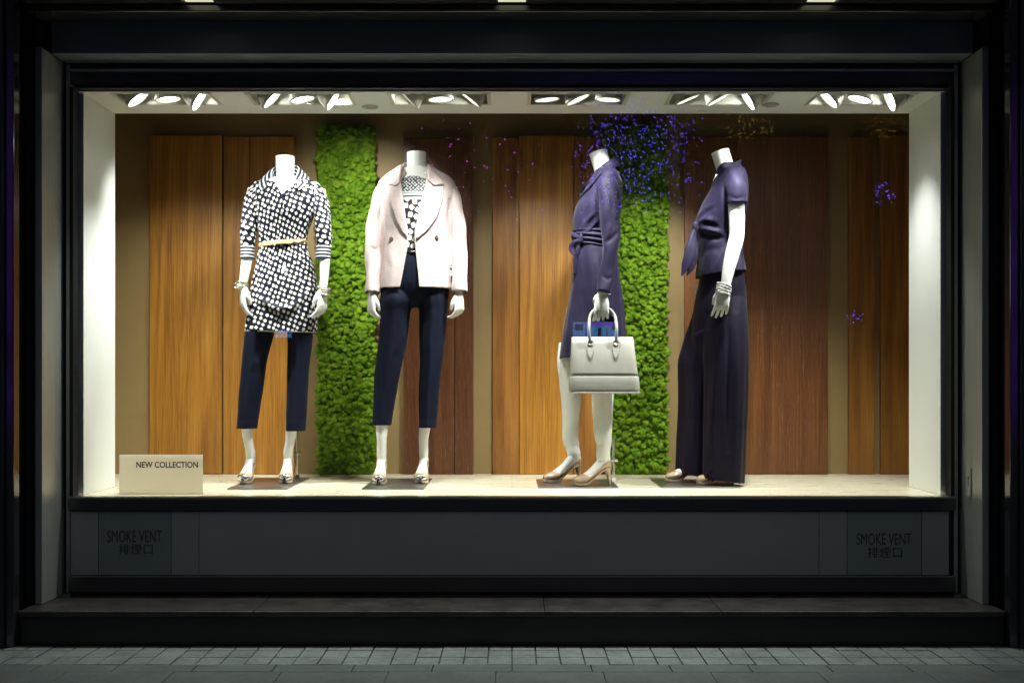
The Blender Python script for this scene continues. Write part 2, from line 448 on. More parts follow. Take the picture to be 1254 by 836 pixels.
def drop_unused(v, f, *extra):
    u = np.unique(f); mp = np.full(len(v), -1); mp[u] = np.arange(len(u)); return (v[u], mp[f]) + tuple(e[u] for e in extra)
def cyl_uv(v, axis_x, axis_y, rad):
    """wrap coordinate around a vertical axis: u in metres, v = height"""
    a = np.arctan2(v[:, 0] - axis_x, -(v[:, 1] - axis_y)); return np.stack([a * rad, v[:, 2], np.zeros(len(v))], 1)
class Target:
    def __init__(s, v, f): s.b = BVHTree.FromPolygons([tuple(p) for p in v], [tuple(int(i) for i in q) for q in f])
    def hit(s, px, py):
        d = Vector(P(px, py, 0) - CAM).normalized(); h = s.b.ray_cast(Vector(CAM), d)
        return (np.array(h[0]), np.array(h[1])) if h[0] else (None, None)
def patch(tgt, poly, conv=c_id, off=.006, under=.004, grid=2.2, lift=None, puvdir=None):
    """a panel of cloth lying on the surface of tgt with its outline given in the picture -> verts, faces"""
    poly = [conv(*p) for p in poly]
    pts = []
    for a, b in zip(poly, poly[1:] + poly[:1]):
        a = np.array(a); b = np.array(b); k = max(1, int(np.linalg.norm(b - a) / grid))
        pts += [tuple(a + (b - a) * i / k) for i in range(k)]
    nb = len(pts); arr = np.array(pts); lo, hi = arr.min(0), arr.max(0)
    gx, gy = np.meshgrid(np.arange(lo[0], hi[0], grid), np.arange(lo[1], hi[1], grid)); g = np.stack([gx.ravel(), gy.ravel()], 1)
    if len(g):
        k = inpoly(g, poly); g = g[k]
        if len(g):
            dd = np.min(np.linalg.norm(g[:, None] - arr[None], axis=2), axis=1); g = g[dd > grid * .55]
    allp = [Vector(p) for p in pts] + [Vector(p) for p in g]
    vs, _, fs, _, _, _ = delaunay_2d_cdt(allp, [(i, (i + 1) % nb) for i in range(nb)], [list(range(nb))], 1, 1e-4)
    q = np.array([tuple(p) for p in vs]); hitp = []; miss = []
    for i, (x, y) in enumerate(q):
        h, _ = tgt.hit(x, y); hitp.append(h)
        if h is None: miss.append(i)
    ok = [i for i in range(len(q)) if hitp[i] is not None]
    for i in miss:
        j = min(ok, key=lambda k: np.sum((q[k] - q[i])**2)); hitp[i] = P(q[i][0], q[i][1], hitp[j][1])
    top = []; bot = []
    for i, h in enumerate(hitp):
        d = CAM - h; d /= np.linalg.norm(d); l = off + (lift(q[i]) if lift else 0)
        top.append(h + d * l); bot.append(h - d * under)
    m = len(top); v = top + bot; f = []
    for t in fs:
        a, b, c = np.array(top[t[0]]), np.array(top[t[1]]), np.array(top[t[2]])
        if np.dot(np.cross(b - a, c - a), CAM - a) < 0: t = t[::-1]
        f.append(tuple(t)); f.append(tuple(i + m for i in t[::-1]))
    ed = {}
    for t in fs:
        for a, b in zip(t, list(t[1:]) + [t[0]]): ed[(min(a, b), max(a, b))] = ed.get((min(a, b), max(a, b)), 0) + 1
    for (a, b), c in ed.items():
        if c == 1: f.append((a, b, b + m, a + m))
    return np.array(v), f
def fix_normals(o):
    bm = bmesh.new(); bm.from_mesh(o.data); bmesh.ops.recalc_face_normals(bm, faces=bm.faces); bm.to_mesh(o.data); bm.free()
def add_patch(name, mat, parent, tgt, poly, conv, smooth=True, puv=None, **k):
    v, f = patch(tgt, poly, conv, **k)
    o = make(name, v, f, mat, parent, smooth=smooth, puv=puv(v) if puv else None); fix_normals(o); return o
def text_obj(body, x0, x1, y0, y1, Y, mat, parent, name='lettering', weight=0.0, depth=.001):
    c = bpy.data.curves.new('t', 'FONT'); c.body = body; c.offset = weight; c.extrude = .004
    o = bpy.data.objects.new('t', c); COL.objects.link(o)
    dg = bpy.context.evaluated_depsgraph_get(); dg.update()
    m = bpy.data.meshes.new_from_object(o.evaluated_get(dg))
    v = np.empty(len(m.vertices) * 3); m.vertices.foreach_get('co', v); v = v.reshape(-1, 3)
    f = [tuple(p.vertices) for p in m.polygons]
    bpy.data.objects.remove(o); bpy.data.meshes.remove(m)
    lo, hi = v.min(0), v.max(0); X0, X1, Z0, Z1 = PX(x0, Y), PX(x1, Y), PZ(y1, Y), PZ(y0, Y)
    w = np.zeros_like(v); w[:, 0] = X0 + (v[:, 0] - lo[0]) / (hi[0] - lo[0]) * (X1 - X0); w[:, 2] = Z0 + (v[:, 1] - lo[1]) / (hi[1] - lo[1]) * (Z1 - Z0)
    w[:, 1] = Y - (v[:, 2] - lo[2]) / (hi[2] - lo[2]) * depth
    return make(name, w, f, mat, parent)

# ------------------------------------------------------------------ setting: pavement, step, shop front
def build_street():
    g = MB(); g.box(-60, 60, -60, 8, -.30, -.012)
    tag(g.build('ground', M['grout']), kind='structure')
    mb = MB()
    ys = [(-.398, -.468), (-.472, -.580), (-.584, -.697)]
    w = .0935
    for ya, yb in ys:
        for i in range(-32, 32):
            h = random.uniform(-.0012, .0012); j = random.uniform(-.0008, .0008)
            mb.box(i * w + .0022 + j, (i + 1) * w - .0022 + j, yb, ya, -.04, h)
    o = mb.build('pavement', M['paver'], bevel=.0022); tag(o, kind='structure')
    mb = MB()
    for i in range(-11, 11): mb.box(i * .30 + .002, (i + 1) * .30 - .002, -.806, -.701, -.04, random.uniform(-.0012, .0006))
    for r in range(0, 10):
        y1 = -.810 - r * .404
        for i in range(-14, 14):
            s = .13 if r % 2 else -.06
            mb.box(i * .40 + .001 + s, (i + 1) * .40 - .001 + s, y1 - .40, y1, -.04, random.uniform(-.001, .001))
    o = mb.build('pavement_slabs', M['slab'], bevel=.0018); tag(o, kind='structure')
build_street()

def build_front():
    t = thing('granite_step', 'long dark granite step running along the foot of the shop window', 'step', (0, -.2, 0))
    mb = MB(); xs = [-2.024, -1.06, .135, .86, 2.024]
    for a, b in zip(xs[:-1], xs[1:]): mb.box(a + .001, b - .001, -.392, -.02, .118, .141)
    mb.build('tread', M['granite'], t, bevel=.003)
    MB().box(-2.018, 2.018, -.383, -.02, -.05, .117).build('riser', M['riser'], t, bevel=.002)

    s = thing('shop_front', 'dark metal shop front framing the lit display window with grey panels below it', 'shop front', (0, 0, .141))
    # jambs: satin reveal + dark ribbed outer casing
    for sg in (-1, 1):
        a = MB()
        x0, x1 = sorted((sg * 1.982, sg * 2.012)); a.box(x0, x1, -.25, -.028, .1415, 2.489)
        jam = a.build('reveal', M['satin'], s, bevel=.003)
        c = MB()
        for k, (u, w, d) in enumerate(((2.0125, 2.033, .243), (2.0335, 2.055, .252), (2.0555, 2.090, .238))):
            x0, x1 = sorted((sg * u, sg * w)); c.box(x0, x1, -d, -.03, .1415, 3.4)
        c.build('ribbed_casing', M['ribs'], s, bevel=.002)
        a = MB()                                               # inner frame strips beside the glass
        x0, x1 = sorted((sg * 1.936, sg * 1.952)); a.box(x0, x1, -.03, .03, .574, 2.377)
        x0, x1 = sorted((sg * 1.971, sg * 1.9815)); a.box(x0, x1, -.015, .03, .15, 2.49)
        a.build('gasket', M['blackgap'], s)
        x0, x1 = sorted((sg * 1.953, sg * 1.970)); MB().box(x0, x1, -.022, .03, .15, 2.48).build('window_stile', M['satin'], s, bevel=.002)
    MB().box(-1.981, 1.981, -.155, -.028, 2.489, 2.660).build('header_panel', M['facade'], s, bevel=.003)
    a = MB(); a.box(-1.97, 1.97, -.158, -.03, 2.664, 2.72)
    a.build('upper_gap', M['blackgap'], s)
    MB().box(-1.9685, 1.9685, -.018, .03, 2.462, 2.4880).build('top_gasket', M['blackgap'], s)
    MB().box(-1.9685, 1.9685, -.026, .03, 2.447, 2.461).build('top_rail', M['satin_h'], s, bevel=.003)
    MB().box(-1.9525, 1.9525, -.020, .03, 2.392, 2.4465).build('transom', M['blackmetal'], s, bevel=.002)
    MB().box(-1.9355, 1.9355, -.016, .02, 2.377, 2.3915).build('transom_lip', M['blackgap'], s, bevel=.002)
    MB().box(-1.952, 1.952, -.050, .012, .516, .570).build('sill_rail', M['blackmetal'], s, bevel=.004)
    MB().box(-1.952, 1.952, -.046, .012, .5705, .5745).build('sill_edge', M['satin_h'], s)
    # base panels
    z0, z1 = .228, .509
    def pan(xa, xb, Y=-.03): return PX(xa, Y) + .0012, PX(xb, Y) - .0012
    for xa, xb, nm, mt in ((86, 120.5, 'base_panel', 'panelglass'), (209.5, 243.5, 'base_panel', 'panelglass'), (243.5, 1003, 'base_panel', 'panelglass'), (1003, 1037.5, 'base_panel', 'panelglass'), (1129, 1162.5, 'base_panel', 'panelglass')):
        x0, x1 = pan(xa, xb); MB().box(x0, x1, -.03, -.012, z0, z1).build(nm, M[mt], s, bevel=.0015)
    for xa, xb, t0, t1, y0, y1, u0, u1, w0, w1 in ((120.5, 209.5, 131.5, 198, 649, 663.5, 145.5, 187, 665.5, 678.5), (1037.5, 1129, 1049, 1116, 652.5, 666.5, 1062.5, 1104.5, 669, 682.5)):
        x0, x1 = pan(xa, xb); v = MB().box(x0, x1, -.0285, -.012, z0, z1).build('smoke_vent_panel', M['panelglass2'], s, bevel=.0015)
        text_obj('SMOKE VENT', t0, t1, y0, y1, -.0287, M['lettering'], v, 'lettering', 0)
        text_obj('排煙口', u0, u1, w0, w1, -.0287, M['lettering'], v, 'lettering', 0)
    MB().box(-1.952, 1.952, -.011, .03, .20, .515).build('backing', M['blackgap'], s)
    MB().box(-1.952, 1.952, -.040, .012, .153, .222).build('kick_plate', M['blackmetal'], s, bevel=.003)
    MB().box(-1.952, 1.952, -.043, -.013, .2225, .2262).build('kick_edge', M['satin_h'], s)
    MB().box(-1.952, 1.952, -.022, .012, .1415, .1525).build('kick_shadow_gap', M['blackgap'], s)
    gl = MB(); gl.add([(-1.936, .004, .5745), (1.936, .004, .5745), (1.936, .004, 2.377), (-1.936, .004, 2.377)], [(0, 1, 2, 3)])
    gl.build('window_glass', M['glass'], s)
    MB().box(-2.09, 2.09, -.0195, .03, -.011, .1409).build('leak_block', M['blackgap'], s)  # hidden black block added to stop light leaking in under the front
    # key switch on the right reveal
    k = thing('key_switch', 'small metal key switch plate on the right satin jamb', 'switch', (1.98, -.12, .56))
    zc = PZ(590, -.12)
    MB().box(1.9765, 1.9815, -.142, -.098, zc - .062, zc + .062).build('plate', M['satin'], k, bevel=.0015)
    a = MB(); n = 16
    for z, r in ((zc + .018, .008),):
        rings = [[(x, -.12 + r * math.cos(q), z + r * math.sin(q)) for q in np.linspace(0, 2 * math.pi, n, endpoint=False)] for x in (1.9760, 1.9772)]
        a.rings(rings)
    a.box(1.9760, 1.9772, -.123, -.117, zc - .018, zc + .012)
    a.build('keyhole', M['blackgap'], k)
    # piers on both sides and wall beyond
    for sg, lab in ((-1, 'left'), (1, 'right')):
        p = thing('polished_pier', f'polished black metal pier at the {lab} edge of the shop front', 'pier', (sg * 2.3, -.3, 0))
        x0, x1 = sorted((sg * 2.0945, sg * 2.7)); MB().box(x0, x1, -.46, .3, -.02, 3.4).build('pier_core', M['pier'], p, bevel=.006)
        x0, x1 = sorted((sg * 2.062, sg * 2.0935)); MB().box(x0, x1, -.445, -.25, -.02, 3.4).build('pier_edge', M['ribs'], p, bevel=.004)
        x0, x1 = sorted((sg * 2.026, sg * 2.061)); MB().box(x0, x1, -.425, -.37, -.02, 3.4).build('pier_lining', M['pier'], p, bevel=.004)
        x0, x1 = sorted((sg * 2.703, sg * 6)); tag(MB().box(x0, x1, -.40, .3, -.02, 3.4).build('granite_wall', M['riser']), f'black granite wall beyond the {lab} pier', 'wall')
    c = thing('canopy', 'dark metal canopy beam above the window header', 'canopy', (0, -.5, 2.66))
    MB().box(-2.022, 2.022, -.30, -.16, 2.6245, 2.652).build('canopy_beam', M['blackmetal'], c, bevel=.004)
    mb = MB(); xs = [-1.30, 0.0, 1.285]; hw = .064
    y0, y1 = -.42, -.305
    e = [-2.022] + [q for x in xs for q in (x - hw, x + hw)] + [2.022]
    for i in range(0, len(e), 2): mb.box(e[i], e[i + 1], y0, y1, 2.654, 2.75)
    mb.box(-2.022, 2.022, -1.1, y0 - .0005, 2.654, 2.75); mb.box(-2.022, 2.022, y1 + .0005, -.16, 2.7205, 2.75)
    mb.build('canopy_soffit', M['blackmetal'], c)
    for i, x in enumerate(xs):
        d = thing('canopy_downlight', ('left', 'middle', 'right')[i] + ' downlight set into the canopy above the window', 'downlight', (x, -.36, 2.66), 'downlights in the canopy')
        MB().box(x - hw + .001, x + hw - .001, y0 + .001, y1 - .001, 2.672, 2.74).build('housing', M['cream'], d)
        MB().box(x - hw + .006, x + hw - .006, y0 + .006, y1 - .006, 2.660, 2.6715).build('lens', M['downlens'], d)
build_front()

# ------------------------------------------------------------------ display box
FIX = [(148, 262), (309, 430), (480, 598), (649, 766), (820, 939), (996, 1112)]
CZ = 2.37
def build_box():
    fl = MB(); fl.box(-2.6, 2.6, .0125, 1.6, ZF - .05, ZF); tag(fl.build('display_floor', M['floor']), kind='structure')
    # ceiling sheet with openings for the lamp trays
    fx = [(PX(a, .15), PX(b, .15)) for a, b in FIX]
    mb = MB(); e = [-2.6] + [q for p in fx for q in p] + [2.6]
    for i in range(0, len(e), 2): mb.box(e[i], e[i + 1], .05, .25, CZ, CZ + .012)
    mb.box(-2.6, 2.6, .0205, .05, CZ, CZ + .012); mb.box(-2.6, 2.6, .25, .44, CZ, CZ + .012); mb.box(-2.6, 2.6, .428, .44, CZ + .0125, 2.7)
    tag(mb.build('ceiling', M['white']), kind='structure')
    tag(MB().box(-2.62, 2.62, .031, 1.62, 2.9, 2.95).build('ceiling_slab', M['blackgap']), kind='structure')
    for sg, lab in ((-1, 'left'), (1, 'right')):
        x0, x1 = sorted((sg * 1.912, sg * 2.58)); tag(MB().box(x0, x1, .032, .44, ZF + .001, CZ - .001).build('side_wall', M['white'], bevel=.002), f'white side return wall at the {lab} end of the display', 'wall')
        x0, x1 = sorted((sg * 2.6, sg * 2.66)); tag(MB().box(x0, x1, .032, 1.6, ZF - .05, 2.9).build('end_wall', M['wall']), f'tan end wall hidden behind the {lab} white return', 'wall')
    tag(MB().box(-2.6, 2.6, 1.20, 1.28, ZF + .001, 2.898).build('back_wall', M['wall']), 'tan painted back wall behind the wooden panels and moss', 'wall')
    W = [(183, 271.5, 166, 'golden', 1.165, 'broad golden teak panel at the left end of the display'),
         (274.5, 305.3, 168, 'golden', 1.172, 'narrow golden panel directly right of the broad leftmost panel'),
         (306, 360.5, 167.5, 'golden', 1.160, 'golden panel behind the belted tunic mannequin, left of the moss strip'),
         (494, 556.5, 169, 'rosewood', 1.165, 'dark red panel behind the pale pink jacket mannequin'),
         (557.3, 579.5, 167, 'rosewood', 1.158, 'narrow dark red strip panel right of the pale pink jacket'),
         (603.5, 635.5, 169.5, 'teak', 1.170, 'narrow brown panel in the middle of the display, left of the broad golden one'),
         (636.3, 702, 166, 'golden', 1.160, 'broad golden panel left of the dress mannequin holding the bag'),
         (702.8, 736, 167.5, 'teak', 1.170, 'brown panel directly behind the dress mannequin'),
         (838.5, 903.5, 167.5, 'mahogany', 1.170, 'red brown panel behind the wide trouser mannequin'),
         (904.3, 1014, 167, 'mahogany', 1.160, 'broad dark mahogany panel right of the wide trouser mannequin'),
         (1040, 1071, 167.5, 'teak', 1.168, 'narrow brown panel standing alone near the right end'),
         (1079, 1135, 167, 'teak', 1.166, 'brown panel partly hidden by the right white side wall')]
    for xa, xb, yt, mt, Y, lab in W:
        d = Y - CAMY; x0, x1 = PX(xa, Y), PX(xb, Y)
        o = MB().box(0, x1 - x0, 0, 1.198 - Y, 0, PZ(yt, Y) - ZF - .002).build('wood_panel', M[mt], bevel=.0015)
        o.location = (x0, Y, ZF + .002); tag(o, lab, 'panel', 'wooden wall panels')
    # ceiling speakers
    for px, py, lab in ((453, 130.5, 'round grey ceiling disc between the second and third lamp trays'), (943.5, 128, 'round grey ceiling disc beside the fifth lamp tray')):
        Y = (CZ - CAMZ) * F / (465 - py) + CAMY; x = PX(px, Y)
        a = np.linspace(0, 2 * math.pi, 32, endpoint=False)
        rings = [[(x + r * math.cos(t), Y + r * math.sin(t), z) for t in a] for r, z in ((.038, CZ - .0005), (.040, CZ - .004), (.034, CZ - .007), (.020, CZ - .0075))]
        o = MB().rings(rings).build('ceiling_speaker', M['speaker'], smooth=True); fix_normals(o); tag(o, lab, 'speaker', 'round ceiling discs')
    # sign card
    s = thing('sign_card', 'cream card reading NEW COLLECTION standing on the display floor at the left', 'sign', (PX(197, .07), .07, ZF))
    MB().box(PX(146, .07), PX(248, .07), .07, .078, ZF, PZ(556.5, .07)).build('card', M['card'], s, bevel=.001)
    text_obj('NEW COLLECTION', 167, 242.5, 565, 572.5, .0697, M['ink'], s, 'lettering', .022)
build_box()

# ------------------------------------------------------------------ moss strips
def build_moss():
    bm = bmesh.new(); bmesh.ops.create_icosphere(bm, subdivisions=3, radius=1.0)
    bv = np.array([v.co[:] for v in bm.verts]); bf = np.array([[v.index for v in f.verts] for f in bm.faces]); bm.free()
    var = []
    for k in range(7):
        out = []
        for p in bv:
            d = noise.voronoi(Vector(p * 2.1 + k * 7.7))[0]
            r = 1.12 - .62 * min(1.0, d[0])**1.0 + .20 * noise.noise(Vector(p * 5 + k * 3)) + .12 * noise.noise(Vector(p * 11 + k))
            out.append(p * r)
        var.append(np.array(out))
    for xa, xb, lab in ((389, 459.5, 'bright green moss strip between the tunic and pale pink jacket mannequins'), (741, 817, 'bright green moss strip behind the dress mannequin with the handbag')):
        Y = 1.15; x0, x1 = PX(xa, Y), PX(xb, Y); z0, z1 = ZF + .012, 2.46
        t = thing('moss_panel', lab, 'moss panel', ((x0 + x1) / 2, Y, ZF), 'green moss strips')
        MB().box(x0 + .006, x1 - .006, 1.147, 1.198, ZF + .002, z1).build('backing_board', M['moss'], t)
        V = []; Fc = []; o = 0; step = .0205
        nx = int((x1 - x0) / step) + 1; nz = int((z1 - z0) / step)
        for i in range(nx):
            for j in range(nz):
                r = random.choice((.0115, .014, .0165, .019, .0225)) * random.uniform(.9, 1.1)
                c = np.array([x0 + (i + .5) * (x1 - x0) / nx + random.uniform(-.011, .011), 1.142 + random.uniform(-.016, .012), z0 + .008 + (j + .5) * (z1 - z0) / nz + random.uniform(-.011, .011)])
                q = Matrix.Rotation(random.uniform(0, 6.3), 3, 'X') @ Matrix.Rotation(random.uniform(0, 6.3), 3, 'Z')
                w = var[random.randrange(7)] @ np.array(q).T * (r * np.array([1, random.uniform(.8, 1.1), random.uniform(.85, 1.1)])) + c
                w[:, 2] = np.maximum(w[:, 2], ZF + .002)
                V.append(w); Fc.append(bf + o); o += len(bv)
        m = make('moss', np.concatenate(V), np.concatenate(Fc), M['moss'], t, smooth=True); m['kind'] = 'stuff'
build_moss()

# ------------------------------------------------------------------ lamps
def lathe(profile, n=28):
    a = np.linspace(0, 2 * math.pi, n, endpoint=False)
    return [[(r * math.cos(t), r * math.sin(t), z) for t in a] for r, z in profile]
SPOTW = 84.0
def build_lamps():
    def mk(name, prof, mat):
        mb = MB().rings(lathe(prof)); me, _ = mesh_np(np.array(mb.v), mb.f); me.name = name; me.materials.append(mat)
        bm = bmesh.new(); bm.from_mesh(me); bmesh.ops.recalc_face_normals(bm, faces=bm.faces); bm.to_mesh(me); bm.free()
        me.polygons.foreach_set('use_smooth', np.ones(len(me.polygons), bool)); return me
    body = mk('lamp', [(.012, .062), (.030, .058), (.044, .035), (.051, .008), (.054, .006), (.055, -.006), (.052, -.008), (.047, -.004), (.044, .012), (.030, .026), (.01, .028)], M['cream'])
    lens = mk('lens', [(.0425, .012), (.043, .0105), (.040, .0095), (.01, .0085)], M['lens'])
    chest = [P(350, 235, .55), P(509, 196, .55), P(738, 222, .5), P(888, 215, .5)]
    low = [P(345, 430, .55), P(510, 450, .55), P(725, 440, .5), P(880, 450, .55)]
    fl = lambda px, Y=.36: np.array([PX(px, Y), Y, ZF])
    B = lambda px, py: P(px, py, 1.15)
    aim = [[(chest[0], .27, 40), (B(228, 500), .64, 84), (fl(215), 1.75, 92)],
           [(chest[1], .34, 28), (B(335, 480), .58, 80), (B(430, 300), 1.1, 72)],
           [(low[0], .72, 46), (fl(520), 1.0, 92), (low[1], .5, 50)],
           [(B(655, 480), .64, 80), (fl(640), 1.6, 92), (chest[2], .66, 40)],
           [(B(785, 385), 1.1, 58), (low[2], .85, 50), (fl(880), 1.35, 92)],
           [(chest[3], .72, 40), (low[3], .60, 48), (fl(965), 1.35, 92)]]
    tilts = [(38, 8, 56), (46, 12, 56), (-46, 2, -38), (6, 24, -4), (22, 28, -56), (-46, -16, -66)]
    names = ['leftmost', 'second from left', 'third from left', 'fourth from left', 'fifth from left', 'rightmost']
    for i, (a, b) in enumerate(FIX):
        x0, x1 = PX(a, .15), PX(b, .15); xc = (x0 + x1) / 2
        t = thing('spotlight_tray', f'{names[i]} recessed ceiling tray with three tilted spotlights', 'ceiling light', (xc, .15, CZ), 'spotlight trays in the display ceiling')
        mb = MB()
        mb.box(x0, x0 + .006, .05, .25, CZ + .0005, CZ + .10); mb.box(x1 - .006, x1, .05, .25, CZ + .0005, CZ + .10)
        mb.box(x0 + .0065, x1 - .0065, .05, .056, CZ + .0005, CZ + .10); mb.box(x0 + .0065, x1 - .0065, .244, .25, CZ + .0005, CZ + .10)
        mb.box(x0, x1, .05, .25, CZ + .1005, CZ + .106)
        mb.build('tray', M['cream'], t)
        r = MB(); k = .012
        r.box(x0 - k, x1 + k, .05 - k, .0535, CZ - .003, CZ - .0005); r.box(x0 - k, x1 + k, .2465, .25 + k, CZ - .003, CZ - .0005)
        r.box(x0 - k, x0 + .0035, .054, .246, CZ - .003, CZ - .0005); r.box(x1 - .0035, x1 + k, .054, .246, CZ - .003, CZ - .0005)
        r.build('rim', M['cream'], t)
        for j in range(3):
            tgt, pw, cone = aim[i][j]
            loc = np.array([xc + (j - 1) * .140, .160, CZ + .004])
            d = Vector(tgt - loc); tl = R(tilts[i][j]); face = Vector((math.sin(tl), .06 - .05 * (j == 1), -math.cos(tl))); q = face.to_track_quat('-Z', 'Y')
            lo = link('lamp', body, t); lo.location = Vector(loc - BASE[t.name]); lo.rotation_mode = 'QUATERNION'; lo.rotation_quaternion = q; lo.scale = (1.1, 1.1, 1.1)
            le = link('lens', lens, lo)
            sp = bpy.data.lights.new('spot', 'SPOT'); sp.energy = SPOTW * pw; sp.spot_size = R(cone); sp.spot_blend = .85; sp.shadow_soft_size = .03
            sp.color = (.97, 1.0, .94)
            so = bpy.data.objects.new('spot_light', sp); COL.objects.link(so); so.parent = lo; so.location = (0, 0, -.012); so.rotation_mode = 'QUATERNION'; so.rotation_quaternion = q.inverted() @ d.to_track_quat('-Z', 'Y')
build_lamps()

# ------------------------------------------------------------------ mannequin pieces
def hand(loc, yaw=0, tilt=0, lean=0, side=1, curl=(22, 26, 18), spread=4, s=1.0, grip=False):
    """hand hanging from the wrist: fingers to -Z, back of the hand to -Y, thumb at side*X; returns list of ring lists"""
    parts = []
    palm = tube3([(0, 0, .03), (0, 0, 0), (0, .001, -.03), (0, .002, -.062), (0, .002, -.090)], [.022, .023, .031, .037, .033], [.018, .017, .016, .0145, .010], n=20, m=14)
    parts.append(palm)
    fx = (.0275, .0095, -.0090, -.0265); ln = ((.037, .025, .019), (.041, .028, .020), (.037, .025, .019), (.029, .020, .017))
    for k in range(4):
        p = np.array([side * fx[k], .002, -.070]); pts = [p]; ang = 0; rr = [.0098]
        sp = R(spread) * (1.5 - k) * side
        p = p + np.array([math.sin(sp) * .016, 0, -.016]); pts.append(p); rr.append(.0094)
        for q in range(3):
            ang += R(curl[q] + (k * 3 if q == 0 else 0))
            dv = np.array([math.sin(sp), math.sin(ang), -math.cos(ang)]); p = p + dv * ln[k][q]; pts.append(p); rr.append((.0085, .0076, .0056)[q])
        if k == 3: rr = [x * .88 for x in rr]
        parts.append(tube3(pts, rr, rr, n=12, m=18, ref=(1, 0, 0)))
    th = [(side * .014, .004, -.012), (side * .030, .012, -.036), (side * .040, .022, -.066), (side * .040, .030, -.094)] if not grip else [(side * .014, .006, -.012), (side * .030, .018, -.034), (side * .026, .038, -.058), (side * .010, .046, -.078)]
    parts.append(tube3(th, [.013, .0125, .0105, .0068], [.013, .0125, .0100, .0066], n=12, m=16, ref=(1, 0, 0)))
    mt = Matrix.Translation(Vector(loc)) @ Matrix.Rotation(R(yaw), 4, 'Z') @ Matrix.Rotation(R(lean), 4, 'Y') @ Matrix.Rotation(R(tilt), 4, 'X') @ Matrix.Scale(s, 4)
    A = np.array(mt)
    return [[(A[:3, :3] @ np.array(p) + A[:3, 3]) for p in np.array(r)] for pr in parts for r in [None] if False] or [[np.array(r) @ A[:3, :3].T + A[:3, 3] for r in pr] for pr in parts]
T_S = [0, .06, .15, .35, .55, .7, .85, .95, 1.0]
SOLE = [.082, .082, .079, .056, .026, .012, .011, .013, .016]
def shoe_frame(toe, heel):
    toe = np.array(toe, float); heel = np.array(heel, float); d = toe - heel; L_ = np.linalg.norm(d); d /= L_
    s = np.array([d[1], -d[0], 0]); return heel, d, s, L_
def floor_pt(px, Y): return np.array([PX(px, Y), Y, ZF + .008])
def shoe_sections(t): 
    z = cr(T_S, SOLE, t); w = cr(T_S, [.006, .021, .0255, .025, .0305, .0365, .033, .022, .006], t)
    H = cr(T_S, [.058, .060, .060, .055, .052, .047, .038, .028, .010], t)
    A = cr([0, .06, .3, .52, .62, .70, .76, 1], [1.75, 1.75, 1.35, 1.35, 1.7, 2.35, math.pi, math.pi], t)
    return z, w, H, A
def build_shoe(parent, toe, heel, cap=None, lab=None):
    o, d, s, L_ = shoe_frame(toe, heel); n = 29; m = 44
    rings = []
    for t in np.linspace(0, 1, m):
        z, w, H, A = shoe_sections(t); a = np.linspace(-A, A, n)
        x = np.sin(a) * w; zz = z + H * .5 * (1 - np.cos(a)) * .98
        flat = np.cos(a) > .75; zz = np.where(np.cos(a) > .75, z + (zz - z) * .5, zz)
        rings.append([o + d * (t * L_) + s * xx + np.array([0, 0, q]) for xx, q in zip(x, zz)])
    v, f = ring_faces(rings, cap=False, closed=False)
    ob = make('shoe', v, f, M['nude'], parent, smooth=True); fix_normals(ob)
    sm = ob.modifiers.new('solid', 'SOLIDIFY'); sm.thickness = .0028; sm.offset = 1 if False else -1
    # sole + stiletto heel in one part
    mb = MB(); rr = []
    for t in np.linspace(.02, .985, 30):
        z, w, H, A = shoe_sections(t); th = .005 if t < .6 else .011
        c = o + d * (t * L_); lo = max(.0005, z - th); rr.append([c + s * w * .97 + [0, 0, z + .002], c - s * w * .97 + [0, 0, z + .002], c - s * w * .94 + [0, 0, lo], c + s * w * .94 + [0, 0, lo]])
    mb.rings(rr)
    hl = []
    for z, cx, r in ((.080, .024, .0205), (.065, .020, .0165), (.045, .014, .0105), (.02, .011, .0072), (.0, .010, .0068)):
        a = np.linspace(0, 2 * math.pi, 16, endpoint=False)
        hl.append([o + d * (cx + r * math.cos(q)) + s * r * .85 * math.sin(q) + np.array([0, 0, z]) for q in a])
    mb.rings(hl)
    so = mb.build('heel', M['nude'], ob, bevel=.001); BASE[so.name] = BASE[ob.name]; fix_normals(so)
    if cap:
        rings = []
        for t in np.linspace(.905, 1, 12):
            z, w, H, A = shoe_sections(t); a = np.linspace(-2.7, 2.7, n) + math.pi
            a = np.linspace(math.pi * .28, math.pi * 1.72, n)
            rings.append([o + d * (t * L_ + .0022) + s * (np.sin(q) * (w + .0018)) + np.array([0, 0, z + (H + .002) * .5 * (1 - math.cos(q)) * .98 + .0008]) for q in a])
        v, f = ring_faces(rings, cap=False, closed=False); c = make('toe_cap', v, f, M['chrome'], ob, smooth=True); fix_normals(c)
    return ob
def foot_rings(toe, heel):
    o, d, s, L_ = shoe_frame(toe, heel); out = []
    for t in np.linspace(.03, .97, 26):
        z, w, H, A = shoe_sections(t); top = cr([0, .08, .2, .35, .5, .65, .8, 1], [.125, .15, .158, .125, .092, .066, .048, .028], t)
        lo = z + .004; hh = (top - lo) / 2; a = np.linspace(0, 2 * math.pi, 20, endpoint=False)
        ww = max(.003, w - .004) * (1.0 if t > .3 else 1.0)
        out.append([o + d * (t * L_) + s * (math.cos(q) * ww) + np.array([0, 0, lo + hh + hh * math.sin(q)]) for q in a])
    return out
def ankle(toe, heel, h=.15, f=.042):
    o, d, s, L_ = shoe_frame(toe, heel); return o + d * f + np.array([0, 0, h])
